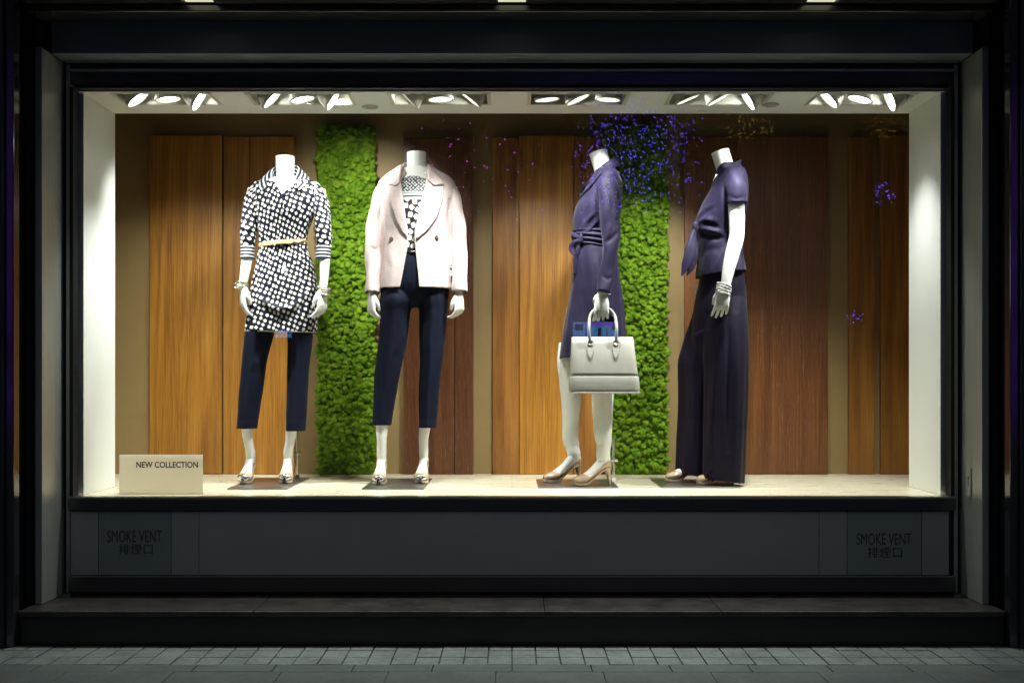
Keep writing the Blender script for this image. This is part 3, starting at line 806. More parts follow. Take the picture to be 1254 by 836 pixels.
def stand(t, px0, px1, y0, y1, rodpx=None, rodY=.75, top=545):
    Y0 = (CAMZ - ZF) * F / (y0 - 465) + CAMY; Y1 = (CAMZ - ZF) * F / (y1 - 465) + CAMY
    MB().box(PX(px0, Y0), PX(px1, Y0), Y0, Y1, ZF + .0005, ZF + .0075).build('base_plate', M['steel'], t, bevel=.0015)
    if rodpx:
        x = PX(rodpx, rodY); mb = MB()
        mb.rings(tube3([(x, rodY, ZF + .007), (x, rodY, PZ(top, rodY))], [.006, .006], [.006, .006], n=14, m=4, ref=(0, 1, 0)))
        mb.box(x - .013, x + .013, rodY - .013, rodY + .013, ZF + .0078, ZF + .03)
        zt = PZ(top, rodY) - .11
        mb.rings(tube3([(x - .012, rodY, zt), (x + .02, rodY, zt)], [.008, .008], [.008, .008], n=12, m=4))
        mb.build('support_rod', M['chrome'], t, smooth=False)
def body(t, mb, voxel=.0029, smooth=2):
    v, f = remesh(mb, voxel, smooth); return make('body', v, f, M['skin'], t, smooth=True), v, f
def bangle(t, c, rx, ry, tube, tilt=0, beads=0, mat='silver'):
    mb = MB(); A = np.array(Matrix.Rotation(R(tilt), 3, 'Y') @ Matrix.Rotation(R(random.uniform(-6, 6)), 3, 'X'))
    if beads:
        bm = bmesh.new(); bmesh.ops.create_icosphere(bm, subdivisions=2, radius=1); bv = np.array([q.co[:] for q in bm.verts]); bf = [[q.index for q in f.verts] for f in bm.faces]; bm.free()
        for k in range(beads):
            a = 2 * math.pi * k / beads; p = np.array([rx * math.cos(a), ry * math.sin(a), random.uniform(-.3, .3) * tube])
            mb.add(bv * tube * random.uniform(.75, 1.15) + A @ p + c, bf)
        r2 = tube * .35
    else: r2 = tube
    n = 40
    rings = []
    for k in range(n):
        a = 2 * math.pi * k / n; e = np.array([math.cos(a) / rx, math.sin(a) / ry, 0]); e /= np.linalg.norm(e)
        p = np.array([rx * math.cos(a), ry * math.sin(a), 0])
        rings.append([A @ (p + e * r2 * math.cos(q) + np.array([0, 0, r2 * math.sin(q)])) + c for q in np.linspace(0, 2 * math.pi, 10, endpoint=False)])
    rings.append(rings[0]); mb.rings(rings, cap=False)
    return mb.build('bracelet', M[mat], t, smooth=True)
def gather(amp, y0, w, k=13, ph=0.0):
    return lambda a, py: amp * math.exp(-((py - y0) / w)**2) * (math.sin(k * a + ph) + .6 * math.sin((k + 6) * a + 2 + ph))
def crease(a, py, amp=.007):
    d = (a - 1.5 * math.pi); return amp * math.exp(-(d / .16)**2)

# ---- 1: printed tunic, striped collar, belt, navy cropped trousers
def mannequin_tunic():
    t = thing('mannequin', 'headless mannequin in a navy and white print tunic with tan belt and navy trousers', 'mannequin', (PX(330, .6), .6, ZF))
    toeL, heelL = floor_pt(297, .50), floor_pt(309.5, .68); toeR, heelR = floor_pt(348.5, .52), floor_pt(354, .70)
    rows = [(158, 218, 316, .05), (168, 178, 360, .066), (179, 143, 396, .080), (195, 130, 409, .092), (220, 130, 411, .102), (260, 139, 400, .115), (300, 147, 388, .122), (350, 155, 369, .108), (400, 160, 354, .096), (430, 160, 352, .094), (450, 157, 354, .096), (500, 147, 374, .106), (560, 135, 388, .116), (610, 124, 398, .122), (650, 117, 403, .124), (720, 108, 396, .126), (792, 101, 386, .126, .6, 2)]
    armL = [(136, 205, .6, 24, .035), (118, 330, .59, 26, .033), (111, 440, .56, 24, .031), (107, 500, .54, 22, .028), (98, 560, .52, 19, .023), (92, 600, .51, 15, .019)]
    armR = [(406, 210, .6, 24, .035), (418, 330, .59, 26, .033), (424, 440, .56, 24, .031), (427, 500, .54, 21, .028), (425, 560, .52, 18, .023), (421, 612, .51, 15.5, .019)]
    # body
    mb = MB(); mb.rings(loft(rows, c1, grow=-.010, n=40, m=50))
    mb.rings(loft([(72, 226, 304, .046), (110, 227, 303, .046), (150, 229, 301, .046), (185, 222, 310, .05), (215, 205, 330, .06)], c1, Yc=.595, e=1, n=32))
    for a in (armL, armR): mb.rings(tubep(a, c1))
    wl = P(*c1(91, 600), .51); wr = P(*c1(420, 614), .51)
    for pr in hand(wl, yaw=-58, lean=5, side=1, curl=(16, 24, 18), spread=5, s=.98): mb.rings(pr)
    for pr in hand(wr, yaw=62, lean=2, side=-1, curl=(20, 26, 18), spread=4, s=.95): mb.rings(pr)
    for toe, heel, legs in ((toeL, heelL, [(178, 60, .60, 45, .07), (150, 230, .59, 40, .055), (128, 400, .60, 34, .052), (119, 525, .61, 25, .034), (120, 560, .62, 22.5, .030)]), (toeR, heelR, [(352, 60, .62, 45, .07), (347, 250, .61, 38, .055), (330, 400, .62, 33, .052), (315, 530, .63, 25, .034), (311, 570, .64, 22, .030)])):
        r = tubep(legs, c2); an = ankle(toe, heel, .14); c = np.mean(r[-1], 0)
        r += tube3([c, (c + an) / 2, an, an - [0, 0, .03]], [.0235, .0225, .024, .02], [.030, .031, .033, .028], m=8)
        mb.rings(r); mb.rings(foot_rings(toe, heel))
    body(t, mb)
    # tunic
    g1 = gather(.0035, c1(0, 430)[1], 14, 15); 
    def fold(a, py): return g1(a, py) + (.0035 * math.sin(5 * a + 1.2) + .003 * math.sin(9 * a)) * min(1, max(0, (py - 310) / 60))
    mb = MB(); mb.rings(loft(rows, c1, fold=fold, n=96, m=90))
    bun = lambda a, u: .0025 * math.sin(u * 46 + 2 * math.sin(a)) * max(0, (u - .55) / .45)
    slL = [(185, 200, .6, 16, .03), (155, 206, .6, 23, .045), (133, 238, .6, 29, .056), (122, 320, .59, 33, .062), (115, 390, .575, 33, .062), (112, 425, .565, 31, .056), (112, 446, .56, 27, .046)]
    slR = [(355, 200, .6, 16, .03), (386, 206, .6, 23, .045), (409, 240, .6, 28, .056), (418, 320, .59, 33, .062), (422, 390, .575, 34, .062), (424, 425, .565, 32, .056), (422, 446, .56, 28, .046)]
    for s_ in (slL, slR): mb.rings(tubep(s_, c1, mod=bun, n=32, m=60))
    v, f = remesh(mb, .004, 3)
    v = ridge(v, f, [(135, 620), (175, 672), (240, 700), (300, 690), (350, 640)], .020, 16, c1)
    v = ridge(v, f, [(150, 655), (200, 705), (260, 725), (320, 706), (372, 655)], -.010, 14, c1)
    v = ridge(v, f, [(350, 640), (385, 600), (398, 560)], .010, 14, c1)
    v = ridge(v, f, [(250, 470), (262, 520), (240, 570)], -.010, 14, c1)
    v = ridge(v, f, [(300, 700), (330, 740), (350, 790)], .007, 14, c1)
    v = ridge(v, f, [(160, 300), (165, 360), (185, 410)], .006, 10, c1); v = ridge(v, f, [(372, 290), (352, 350), (330, 400)], .006, 10, c1)
    v = ridge(v, f, [(100, 380), (125, 395), (145, 385)], -.007, 9, c1); v = ridge(v, f, [(395, 385), (420, 400), (450, 392)], -.007, 9, c1)
    v = wrinkle(v, f, .004, 16, (1, 1, .6))
    q = proj(v)
    # neckline and hem opened
    Vn = [c1(*p) for p in ((214, 120), (216, 168), (232, 205), (248, 229), (268, 212), (300, 185), (314, 160), (318, 120))]
    fc = v[f].mean(1); fq = proj(fc); fn = face_n(v, f)
    drop = (inpoly(fq, Vn) & (fn[:, 1] < .3)) | ((fn[:, 2] < -.75) & (fq[:, 1] > c1(0, 770)[1])) | ((fn[:, 2] > .6) & (np.abs(fq[:, 0] - c1(265, 0)[0]) < 17) & (fq[:, 1] < c1(0, 178)[1]))
    # wrap coordinates for the print
    uv = cyl_uv(v, PX(c1(262, 0)[0], .6), .6, .14)
    for arm, s_ in ((slL, -1), (slR, 1)):
        dd, par = pdist(q, [c1(a[0], a[1]) for a in arm]); side = (q[:, 0] - 349.5) * s_
        k = (dd < 11.5) & (side > 27) & (q[:, 1] < c1(0, 450)[1]); k &= np.abs(q[:, 0] - 349.5) > np.interp(q[:, 1], [225, 245, 265, 300], [36, 36, 33, 30])
        cx = np.interp(q[:, 1], [c1(0, a[1])[1] for a in arm], [PX(c1(a[0], 0)[0], a[2]) for a in arm])
        an = np.arctan2(v[:, 0] - cx, -(v[:, 1] - .585)); uv[k, 0] = an[k] * .045 + s_ * .6
    f2 = f[~drop]; v2, f2, uv2 = drop_unused(v, f2, uv)
    make('tunic', v2, f2, M['print'], t, smooth=True, puv=uv2)
    tg = Target(v, f)
    # cuffs
    for (xc, w) in ((111.5, 27), (421.5, 29.5)):
        r = tubep([(xc, 438, .56, w, .047), (xc, 446, .56, w + 1, .048), (xc - .5, 470, .555, w + .5, .047), (xc - 1, 492, .55, w, .046), (xc - 1, 496, .55, w - 1.5, .044)], c1, n=40, m=26)
        vv, ff = ring_faces(r, cap=False); vv = np.array(vv); uvc = np.stack([vv[:, 0], vv[:, 2], vv[:, 1]], 1)
        o = make('cuff', vv, ff, M['stripe'], t, smooth=True, puv=uvc); fix_normals(o)
        o.modifiers.new('solid', 'SOLIDIFY').thickness = .003
    # standing striped collar, open at the front: two wings
    cy = .60; mb_v = []; 
    for sg in (-1, 1):
        rings = []
        m_ = 26
        for i in range(m_):
            u = i / (m_ - 1)                                   # from the nape round to the collar point
            a = math.pi / 2 + (-sg) * u * 2.42
            base = np.array([math.cos(a) * (.047 + .008 * u), cy + math.sin(a) * (.052 + .036 * max(0, u - .4)), 0])
            cx = PX(c1(266, 0)[0], cy)
            zb = PZ(c1(0, np.interp(u, [0, .45, .72, 1], [140, 160, 186, 216]))[1], cy)
            hgt = np.interp(u, [0, .3, .6, .85, 1], [.056, .068, .074, .056, .028]); fl = np.interp(u, [0, .35, .7, 1], [.006, .009, .013, .016])
            out = np.array([math.cos(a), math.sin(a) - .35 * max(0, u - .5), 0])
            col = []
            for k in range(9):
                h = k / 8
                col.append(base + np.array([cx, 0, zb]) + out * (fl * h**1.3) + np.array([0, 0, hgt * h * (1 - .1 * h)]))
            for k in range(1, 8):                              # turned-down fall
                h = k / 7
                fall = np.interp(u, [0, .5, 1], [.042, .046, .040])
                col.append(base + np.array([cx, 0, zb]) + out * (fl + .004 + (.020 + .044 * u) * h) + np.array([0, 0, hgt * .9 + .003 * math.sin(h * 3) - fall * h]))
            rings.append(col)
        vv, ff = ring_faces(rings, cap=False, closed=False); vv = np.array(vv)
        kk = np.tile(np.r_[np.arange(9) * .0085, .068 + np.arange(1, 8) * .0085], m_)
        o = make('collar', vv, ff, M['stripe_collar'], t, smooth=True, puv=np.stack([kk, kk, kk], 1)); fix_normals(o); o.modifiers.new('solid', 'SOLIDIFY').thickness = .003
    # neckline facing strips + placket
    for pl in ([(212, 165), (220, 172), (238, 206), (252, 228), (250, 238), (228, 210), (206, 178)], [(318, 168), (312, 180), (276, 212), (252, 230), (252, 240), (262, 236), (288, 214), (322, 186)]):
        add_patch('neck_facing', M['print'], t, tg, pl, c1, off=.004, puv=lambda v: np.stack([v[:, 0], v[:, 2], v[:, 1]], 1))
    add_patch('placket', M['print'], t, tg, [(246, 236), (260, 234), (258, 300), (247, 302)], c1, off=.003, puv=lambda v: np.stack([v[:, 0] * 1.1, v[:, 2], v[:, 1]], 1))
    # belt
    b = loft([(424, 159, 353, .101, .6, -8), (427, 158, 354, .102, .6, -8), (440, 158, 354, .102, .6, -8), (443, 159, 353, .101, .6, -8)], c1, n=80, m=6)
    o = MB().rings(b, cap=False).build('belt', M['tan'], t, smooth=True); fix_normals(o); o.modifiers.new('solid', 'SOLIDIFY').thickness = .003
    bt = Target(np.array([p for r in b for p in r]), np.array(ring_faces(b, cap=False)[1]))
    add_patch('belt_end', M['tan'], t, bt, [(262, 430), (340, 436), (338, 446), (262, 444)], c1, off=.005)
    add_patch('belt_end', M['tan'], t, bt, [(262, 428), (350, 408), (350, 420), (262, 442)], c1, off=.008)
    add_patch('buckle', M['gold'], t, bt, [(212, 429), (268, 430), (268, 449), (212, 449)], c1, off=.012)
    # trousers
    mb = MB()
    mb.rings(loft([(20, 128, 396, .09), (60, 124, 400, .09), (84, 124, 400, .08)], c2, n=48, m=16))
    for rw, yc in (([(30, 128, 230, .080), (70, 120, 236, .084), (95, 111, 236, .086), (160, 106, 222, .080), (230, 98, 206, .074), (300, 92, 197, .07), (400, 82, 181, .066), (526, 72, 160, .062)], .59), ([(30, 304, 396, .080), (70, 300, 402, .084), (95, 299, 409, .086), (160, 300, 405, .08), (250, 301, 396, .074), (400, 296, 386, .066), (536, 290, 376, .062)], .61)):
        mb.rings(loft(rw, c2, Yc=yc, n=64, m=60, fold=lambda a, py: crease(a, py) + .0015 * math.sin(3 * a + py * .05)))
    v, f = remesh(mb, .0038, 2)
    v = ridge(v, f, [(110, 262), (150, 235), (195, 240)], .003, 26, c2); v = ridge(v, f, [(215, 110), (205, 170), (175, 220)], .006, 12, c2)
    v = wrinkle(v, f, .0035, 12, (1, 1, .5)); v = wrinkle(v, f, .0015, 30, (1, 1, .6))
    fq = proj(v[f].mean(1)); fn = face_n(v, f); f = f[~((fn[:, 2] < -.7) & (fq[:, 1] > 515))]; v, f = drop_unused(v, f)
    make('trousers', v, f, M['navy'], t, smooth=True)
    build_shoe(t, toeL, heelL, True); build_shoe(t, toeR, heelR, True)
    for k in range(4): bangle(t, P(*c1(86 - k * .5, 588 + k * 8), .512), .030, .026, .0042, tilt=random.uniform(-9, 9), beads=(0, 22, 0, 20)[k], mat=('gold', 'silver', 'silver', 'gold')[k])
    for k in range(4): bangle(t, P(*c1(424, 610 + k * 9), .512), .030, .027, .0046, tilt=random.uniform(-12, 12), beads=(20, 0, 22, 0)[k], mat=('silver', 'gold', 'silver', 'silver')[k])
    stand(t, 278, 351, 599.5, 586, 363.5, .78, 528)
mannequin_tunic()

# ---- 2: pale pink jacket
def mannequin_jacket():
    t = thing('mannequin', 'headless mannequin in an open pale pink jacket over a printed top', 'mannequin', (PX(492, .6), .6, ZF))
    toeL, heelL = floor_pt(463.2, .45), floor_pt(468.5, .63); toeR, heelR = floor_pt(514.5, .52), floor_pt(520, .70)
    tors = [(163, 170, 364, .075), (185, 150, 385, .09), (220, 136, 400, .105), (300, 142, 394, .115), (400, 150, 384, .098), (470, 155, 380, .092), (505, 168, 370, .08)]
    mb = MB(); mb.rings(loft([(120, 218, 318, .052), (145, 196, 340, .064), (163, 170, 364, .076), (190, 152, 383, .086), (300, 150, 386, .1), (400, 160, 376, .08), (500, 160, 370, .078), (590, 150, 375, .076)], c3, n=40))
    mb.rings(loft([(55, 228, 307, .046), (90, 228.5, 306.5, .046), (120, 227, 308, .047), (150, 215, 320, .055), (170, 200, 335, .06)], c3, Yc=.595, e=1, n=32))
    arms = [[(126, 200, .6, 24, .035), (96, 400, .59, 22, .030), (86, 560, .56, 18, .024), (84, 632, .545, 14.5, .018)], [(412, 200, .6, 24, .035), (440, 400, .59, 22, .03), (444, 560, .56, 18, .024), (443, 628, .545, 14.5, .018)]]
    for a in arms: mb.rings(tubep(a, c3))
    for pr in hand(P(*c3(83, 634), .545), yaw=-52, lean=3, side=1, curl=(30, 34, 22), spread=3, s=.90): mb.rings(pr)
    for pr in hand(P(*c3(443, 630), .545), yaw=52, lean=-3, side=-1, curl=(30, 34, 22), spread=3, s=.90): mb.rings(pr)
    for toe, heel, legs in ((toeL, heelL, [(200, 0, .6, 46, .055), (165, 240, .59, 42, .055), (142, 440, .585, 32, .045), (137, 515, .58, 28, .036), (136, 560, .575, 24, .031)]), (toeR, heelR, [(365, 0, .62, 46, .055), (352, 240, .61, 40, .055), (338, 440, .635, 30, .045), (327, 525, .64, 25, .036), (322, 565, .645, 22.5, .031)])):
        r = tubep(legs, c4); an = ankle(toe, heel, .14); c = np.mean(r[-1], 0)
        r += tube3([c, (c + an) / 2, an, an - [0, 0, .03]], [.025, .0235, .024, .02], [.031, .031, .033, .028], m=8)
        mb.rings(r); mb.rings(foot_rings(toe, heel))
    body(t, mb)
    # printed top
    v, f = ring_faces(loft(tors, c3, n=80, m=60, fold=lambda a, py: .002 * math.sin(7 * a + py * .03)), cap=False)
    v = np.array(v); o = make('top', v, f, M['topprint'], t, smooth=True, puv=np.stack([v[:, 0], v[:, 2], v[:, 1]], 1)); fix_normals(o)
    o.modifiers.new('solid', 'SOLIDIFY').thickness = .003
    # jacket shell with an open front
    rw = np.array([(112, 200, 336, .068, 205, 316), (125, 182, 352, .074, 207, 316), (140, 158, 376, .082, 208, 315), (160, 130, 408, .092, 209, 314), (185, 112, 427, .104, 211, 311), (220, 108, 430, .116, 216, 306), (300, 120, 415, .130, 227, 289), (350, 121, 412, .124, 234, 279), (400, 121, 410, .118, 240, 269), (430, 120, 409, .118, 241, 269), (500, 118, 408, .124, 231, 275), (560, 117, 409, .130, 219, 281), (615, 116, 409, .134, 207, 286)], float)
    q = np.linspace(112, 615, 90); C = [cr(rw[:, 0], rw[:, k], q) for k in range(6)]
    outer = []; inner = []; n = 90
    for i in range(len(q)):
        y, xl, xr, hd, el, er = (c[i] for c in C); yc = .6
        X = [PX(c3(a, 0)[0], yc) for a in (xl, xr, el, er)]; cx, hw = (X[0] + X[1]) / 2, (X[1] - X[0]) / 2
        er_, el_ = ((X[3] - cx) / hw), ((X[2] - cx) / hw); e = .85
        a1 = -math.acos(np.sign(er_) * abs(er_)**(1 / e)); a2 = 2 * math.pi - math.acos(np.sign(el_) * abs(el_)**(1 / e))
        a = np.linspace(a1, a2, n); z = PZ(c3(0, y)[1] , yc)
        k = np.clip((y - 430) / 185, 0, 1)
        w = .004 * k * np.sin(5 * a + 1)
        for lst, g in ((outer, 0), (inner, -.011)):
            lst.append(np.stack([cx + (hw + g + w) * np.sign(np.cos(a)) * np.abs(np.cos(a))**e, yc + (hd + g + w) * np.sign(np.sin(a)) * np.abs(np.sin(a))**e, np.full(n, z)], 1))
    rings = [np.concatenate([o_, i_[::-1]]) for o_, i_ in zip(outer, inner)]
    mb = MB(); v_, f_ = ring_faces(rings, cap=False)
    m2 = 2 * n
    for base in (0, (len(rings) - 1) * m2):
        for k in range(n - 1):
            qd = (base + k, base + k + 1, base + m2 - 2 - k, base + m2 - 1 - k); f_.append(qd if base else qd[::-1])
    mb.add(v_, f_)
    slv = ([(150, 188, .6, 20, .045), (125, 222, .6, 27, .058), (105, 310, .6, 32, .062), (93, 400, .59, 32, .060), (90, 500, .575, 31, .055), (88.5, 630, .555, 30, .050)], [(386, 188, .6, 20, .045), (413, 222, .6, 27, .058), (431, 310, .6, 32, .062), (442, 400, .59, 33, .060), (444, 500, .575, 32, .055), (443.5, 626, .555, 31, .050)])
    for s_ in slv: mb.rings(tubep(s_, c3, n=36, m=60, mod=lambda a, u: .0022 * math.sin(u * 20 + 2 * a)))
    v, f = remesh(mb, .0038, 3)
    for pl, am, w in (([(128, 240), (134, 330), (128, 420), (122, 560)], -.012, 6), ([(402, 250), (398, 330), (404, 430), (408, 590)], -.012, 6),
                      ([(300, 440), (330, 490), (315, 560), (300, 610)], -.008, 18), ([(370, 410), (380, 480), (372, 590)], .006, 14), ([(160, 440), (170, 520), (160, 600)], .005, 16),
                      ([(75, 440), (95, 455), (115, 445)], -.005, 9), ([(430, 450), (450, 462), (470, 455)], -.005, 9), ([(85, 300), (100, 380), (95, 440)], .004, 9)):
        v = ridge(v, f, pl, am, w, c3)
    v = wrinkle(v, f, .004, 9, (1, 1, .6)); v = wrinkle(v, f, .0016, 26, (1, 1, .7))
    fq = proj(v[f].mean(1)); fn = face_n(v, f)
    f2 = f[~((fn[:, 2] < -.8) & (fq[:, 1] > c3(0, 622)[1]) & ((fq[:, 0] < 460) | (fq[:, 0] > 555)))]
    v2, f2 = drop_unused(v, f2); jk = make('jacket', v2, f2, M['blush'], t, smooth=True)
    tg = Target(v, f)
    # collar roll round the neck and two lapels
    for sg in (-1, 1):
        rings = []
        for i in range(24):
            u = i / 23; a = math.pi / 2 - sg * u * 2.45; cx = PX(c3(267, 0)[0], .6)
            base = np.array([cx + math.cos(a) * (.054 + .012 * u), .6 + math.sin(a) * (.058 + .025 * u), PZ(c3(0, np.interp(u, [0, .5, 1], [118, 128, 160]))[1], .6)])
            out = np.array([math.cos(a), math.sin(a), 0]); hgt = np.interp(u, [0, .5, .8, 1], [.036, .040, .030, .012]); fall = np.interp(u, [0, .5, 1], [.055, .070, .062])
            col = [base + out * .004 * h + np.array([0, 0, hgt * h]) for h in np.linspace(0, 1, 6)]
            col += [base + out * (.008 + .040 * h) + np.array([0, 0, hgt + .003 * math.sin(3 * h) - fall * h]) for h in np.linspace(.12, 1, 8)]
            rings.append(col)
        vv, ff = ring_faces(rings, cap=False, closed=False); o = make('collar', vv, ff, M['blush'], t, smooth=True); fix_normals(o); s = o.modifiers.new('solid', 'SOLIDIFY'); s.thickness = .006; s.offset = 0
    add_patch('lapel', M['blush'], t, tg, [(208, 150), (210, 172), (188, 196), (150, 193), (158, 250), (180, 325), (208, 378), (238, 412), (243, 404), (228, 300), (216, 215)], c3, off=.008, grid=1.6)
    add_patch('lapel', M['blush'], t, tg, [(316, 150), (314, 172), (338, 196), (382, 193), (376, 245), (352, 320), (315, 372), (268, 412), (266, 404), (290, 290), (306, 215)], c3, off=.008, grid=1.6)
    add_patch('collar_leaf', M['blush'], t, tg, [(209, 118), (211, 168), (188, 190), (152, 188), (160, 165), (186, 138)], c3, off=.008, grid=1.6)
    add_patch('collar_leaf', M['blush'], t, tg, [(318, 118), (315, 168), (338, 190), (380, 188), (370, 165), (346, 138)], c3, off=.008, grid=1.6)
    for bx, by in ((165, 410), (350, 404)):
        h, _ = tg.hit(*c3(bx, by)); a = np.linspace(0, 2 * math.pi, 20, endpoint=False)
        rings = [[h + np.array([r * math.cos(q), y, r * math.sin(q)]) for q in a] for r, y in ((.0105, .002), (.0105, -.004), (.009, -.006), (.004, -.0045))]
        o = MB().rings(rings).build('button', M['bark'], t, smooth=True); fix_normals(o)
    for xa, xb, y in ((132, 196, 470), (330, 396, 470)):
        pass
    # trousers
    mb = MB(); mb.rings(loft([(455, 150, 385, .098), (520, 136, 392, .11), (590, 122, 399, .108), (630, 120, 400, .098), (660, 124, 396, .080), (690, 145, 375, .04)], c3, n=56, m=24))
    for rwl, yc in (([(-110, 150, 268, .06), (-75, 133, 280, .092), (-40, 127, 278, .104), (0, 128, 266, .094), (120, 123, 248, .082), (240, 110, 226, .074), (380, 100, 200, .066), (511, 92, 178, .06)], .59), ([(-110, 300, 410, .06), (-75, 290, 427, .092), (-40, 290, 432, .104), (0, 300, 430, .094), (120, 302, 418, .082), (240, 305, 406, .074), (380, 302, 390, .066), (523, 300, 378, .06)], .615)):
        mb.rings(loft(rwl, c4, Yc=yc, n=64, m=60, fold=lambda a, py: crease(a, py) + .0012 * math.sin(3 * a + py * .05)))
    v, f = remesh(mb, .0038, 2)
    v = ridge(v, f, [(120, 262), (160, 235), (215, 235)], .003, 26, c4); v = ridge(v, f, [(235, 30), (225, 120), (180, 210)], .006, 12, c4)
    v = wrinkle(v, f, .0035, 12, (1, 1, .5)); v = wrinkle(v, f, .0015, 30, (1, 1, .6))
    fq = proj(v[f].mean(1)); fn = face_n(v, f); f = f[~((fn[:, 2] < -.7) & (fq[:, 1] > 510))]; v, f = drop_unused(v, f)
    make('trousers', v, f, M['navy'], t, smooth=True)
    b = loft([(458, 148, 386, .104), (476, 146, 388, .106)], c3, n=64, m=4); o = MB().rings(b, cap=False).build('belt', M['navy'], t, smooth=True); fix_normals(o)
    bt = Target(np.array([p for r in b for p in r]), np.array(ring_faces(b, cap=False)[1]))
    add_patch('buckle', M['gold'], t, bt, [(244, 458), (264, 458), (264, 474), (244, 474)], c3, off=.008, grid=1.5)
    build_shoe(t, toeL, heelL, True); build_shoe(t, toeR, heelR, True)
    stand(t, 443, 519, 599.5, 587, None)
mannequin_jacket()

# ---- 3: violet wrap dress in profile, with a handbag
def mannequin_dress():
    t = thing('mannequin', 'headless white mannequin in side view wearing a violet tie waist dress and nude high heels', 'mannequin', (PX(725, .56), .56, ZF))
    YC = .57
    toeN, heelN = floor_pt(701.5, .42), floor_pt(748.5, .47); toeF, heelF = floor_pt(665.5, .58), floor_pt(711.5, .68)
    rows = [(112, 278, 340, .05), (128, 266, 348, .09), (150, 252, 360, .15), (180, 232, 370, .168), (215, 212, 373, .165), (250, 198, 374, .160), (290, 182, 371, .155), (340, 173, 362, .140), (385, 173, 352, .128), (410, 175, 350, .126), (440, 176, 351, .132), (490, 173, 356, .148), (560, 170, 364, .163), (640, 160, 373, .170), (720, 146, 381, .174), (800, 132, 387, .178), (893, 120, 391, .182, YC, -8)]
    mb = MB(); mb.rings(loft([(112, 280, 335, .045)] + [r[:4] for r in rows[2:14]], c5, Yc=YC, grow=-.026, n=40))
    neck = [((274, 53), 37.5, .047), ((279, 70), 37, .046), ((290, 105), 37, .047), ((302, 140), 42, .055), ((310, 165), 46, .06)]
    nk = tubep([(p[0], p[1], YC, r, d) for p, r, d in neck], c5, n=32, m=30)
    mb.rings(nk)
    mb.rings(tubep([(318, 200, .43, 26, .032), (324, 340, .41, 25, .030), (318, 480, .385, 22, .027), (302, 580, .37, 18, .022), (293, 632, .36, 14.5, .018)], c5))
    mb.rings(tubep([(318, 200, .71, 26, .032), (324, 340, .73, 25, .030), (318, 480, .73, 22, .027), (302, 580, .72, 18, .022), (293, 632, .71, 14.5, .018)], c5))
    wN = P(*c5(292, 630), .36); wF = P(*c5(292, 630), .72)
    for pr in hand(wN, yaw=0, lean=2, side=-1, curl=(16, 46, 50), spread=3.5, s=.98, grip=True): mb.rings(pr)
    for pr in hand(wF, yaw=180, lean=-2, side=1, curl=(26, 30, 20), spread=3, s=.96): mb.rings(pr)
    for toe, heel, legs in ((toeN, heelN, [(312, 200, .49, 55, .07), (308, 330, .49, 49, .06), (306, 420, .49, 46, .054), (307, 500, .485, 42, .047), (308, 560, .47, 38.5, .038), (312, 600, .465, 34, .031)]), (toeF, heelF, [(172, 180, .66, 54, .07), (164, 265, .655, 52, .062), (168, 330, .66, 48, .055), (172, 420, .67, 43, .05), (170, 500, .675, 36, .042), (168, 580, .68, 34, .034), (176, 612, .675, 33, .031)])):
        r = tubep(legs, c6); an = ankle(toe, heel, .14); c = np.mean(r[-1], 0)
        r += tube3([c, (c + an) / 2, an, an - [0, 0, .03]], [.036, .034, .034, .026], [.030, .028, .028, .022], m=8)
        mb.rings(r); mb.rings(foot_rings(toe, heel))
    body(t, mb)
    # dress
    ga = gather(.004, c5(0, 410)[1], 12, 9)
    def fold(a, py): return ga(a, py) + (.006 * math.sin(4 * a + .6) + .004 * math.sin(7 * a)) * min(1, max(0, (py - 320) / 90))
    mb = MB(); mb.rings(loft(rows, c5, Yc=YC, n=96, m=100, fold=fold))
    for Y0, sg in ((.44, 1), (.70, -1)):
        mb.rings(tubep([(308, 165, Y0 + .02 * sg, 30, .045), (313, 195, Y0 - .01 * sg, 43, .055), (319, 260, Y0 - .025 * sg, 43, .058), (325, 340, Y0 - .035 * sg, 40, .056), (329, 400, Y0 - .045 * sg, 36, .052), (324, 480, Y0 - .055 * sg, 33, .048), (311, 560, Y0 - .065 * sg, 31.5, .044), (298, 630, Y0 - .08 * sg, 29, .040)], c5, n=36, m=60, mod=lambda a, u: .0025 * math.sin(u * 17 + 2 * a)))
    v, f = remesh(mb, .004, 3)
    for pl, am, w in (([(270, 200), (276, 290), (288, 370)], -.014, 8), ([(300, 140), (268, 160), (248, 200), (225, 240)], -.004, 6), ([(205, 395), (225, 340), (262, 300)], .008, 10), ([(205, 400), (245, 370), (275, 330)], .007, 9), ([(215, 380), (222, 320), (232, 270)], -.006, 10),
                      ([(205, 430), (185, 560), (160, 720), (150, 860)], .012, 9), ([(215, 440), (222, 560), (210, 760)], -.008, 16), ([(270, 450), (280, 600), (275, 860)], .007, 18), ([(320, 640), (335, 760), (340, 880)], .008, 16),
                      ([(345, 200), (352, 280), (350, 340)], .006, 10), ([(305, 180), (330, 240), (345, 300)], -.006, 12), ([(300, 430), (340, 400), (360, 380)], -.006, 10), ([(292, 560), (315, 575), (335, 565)], -.004, 8), ([(330, 340), (310, 400), (300, 470)], .005, 10)):
        v = ridge(v, f, pl, am, w, c5)
    v = wrinkle(v, f, .005, 9, (1, 1, .5)); v = wrinkle(v, f, .0022, 34, (1, 1, .35))
    fq = proj(v[f].mean(1)); fn = face_n(v, f); f2 = f[~((fn[:, 2] < -.7) & (fq[:, 1] > 428))]
    v2, f2 = drop_unused(v, f2); make('dress', v2, f2, M['aubergine'], t, smooth=True)
    tg = Target(v, f)
    # collar stand behind the neck and front lapel
    rings = []
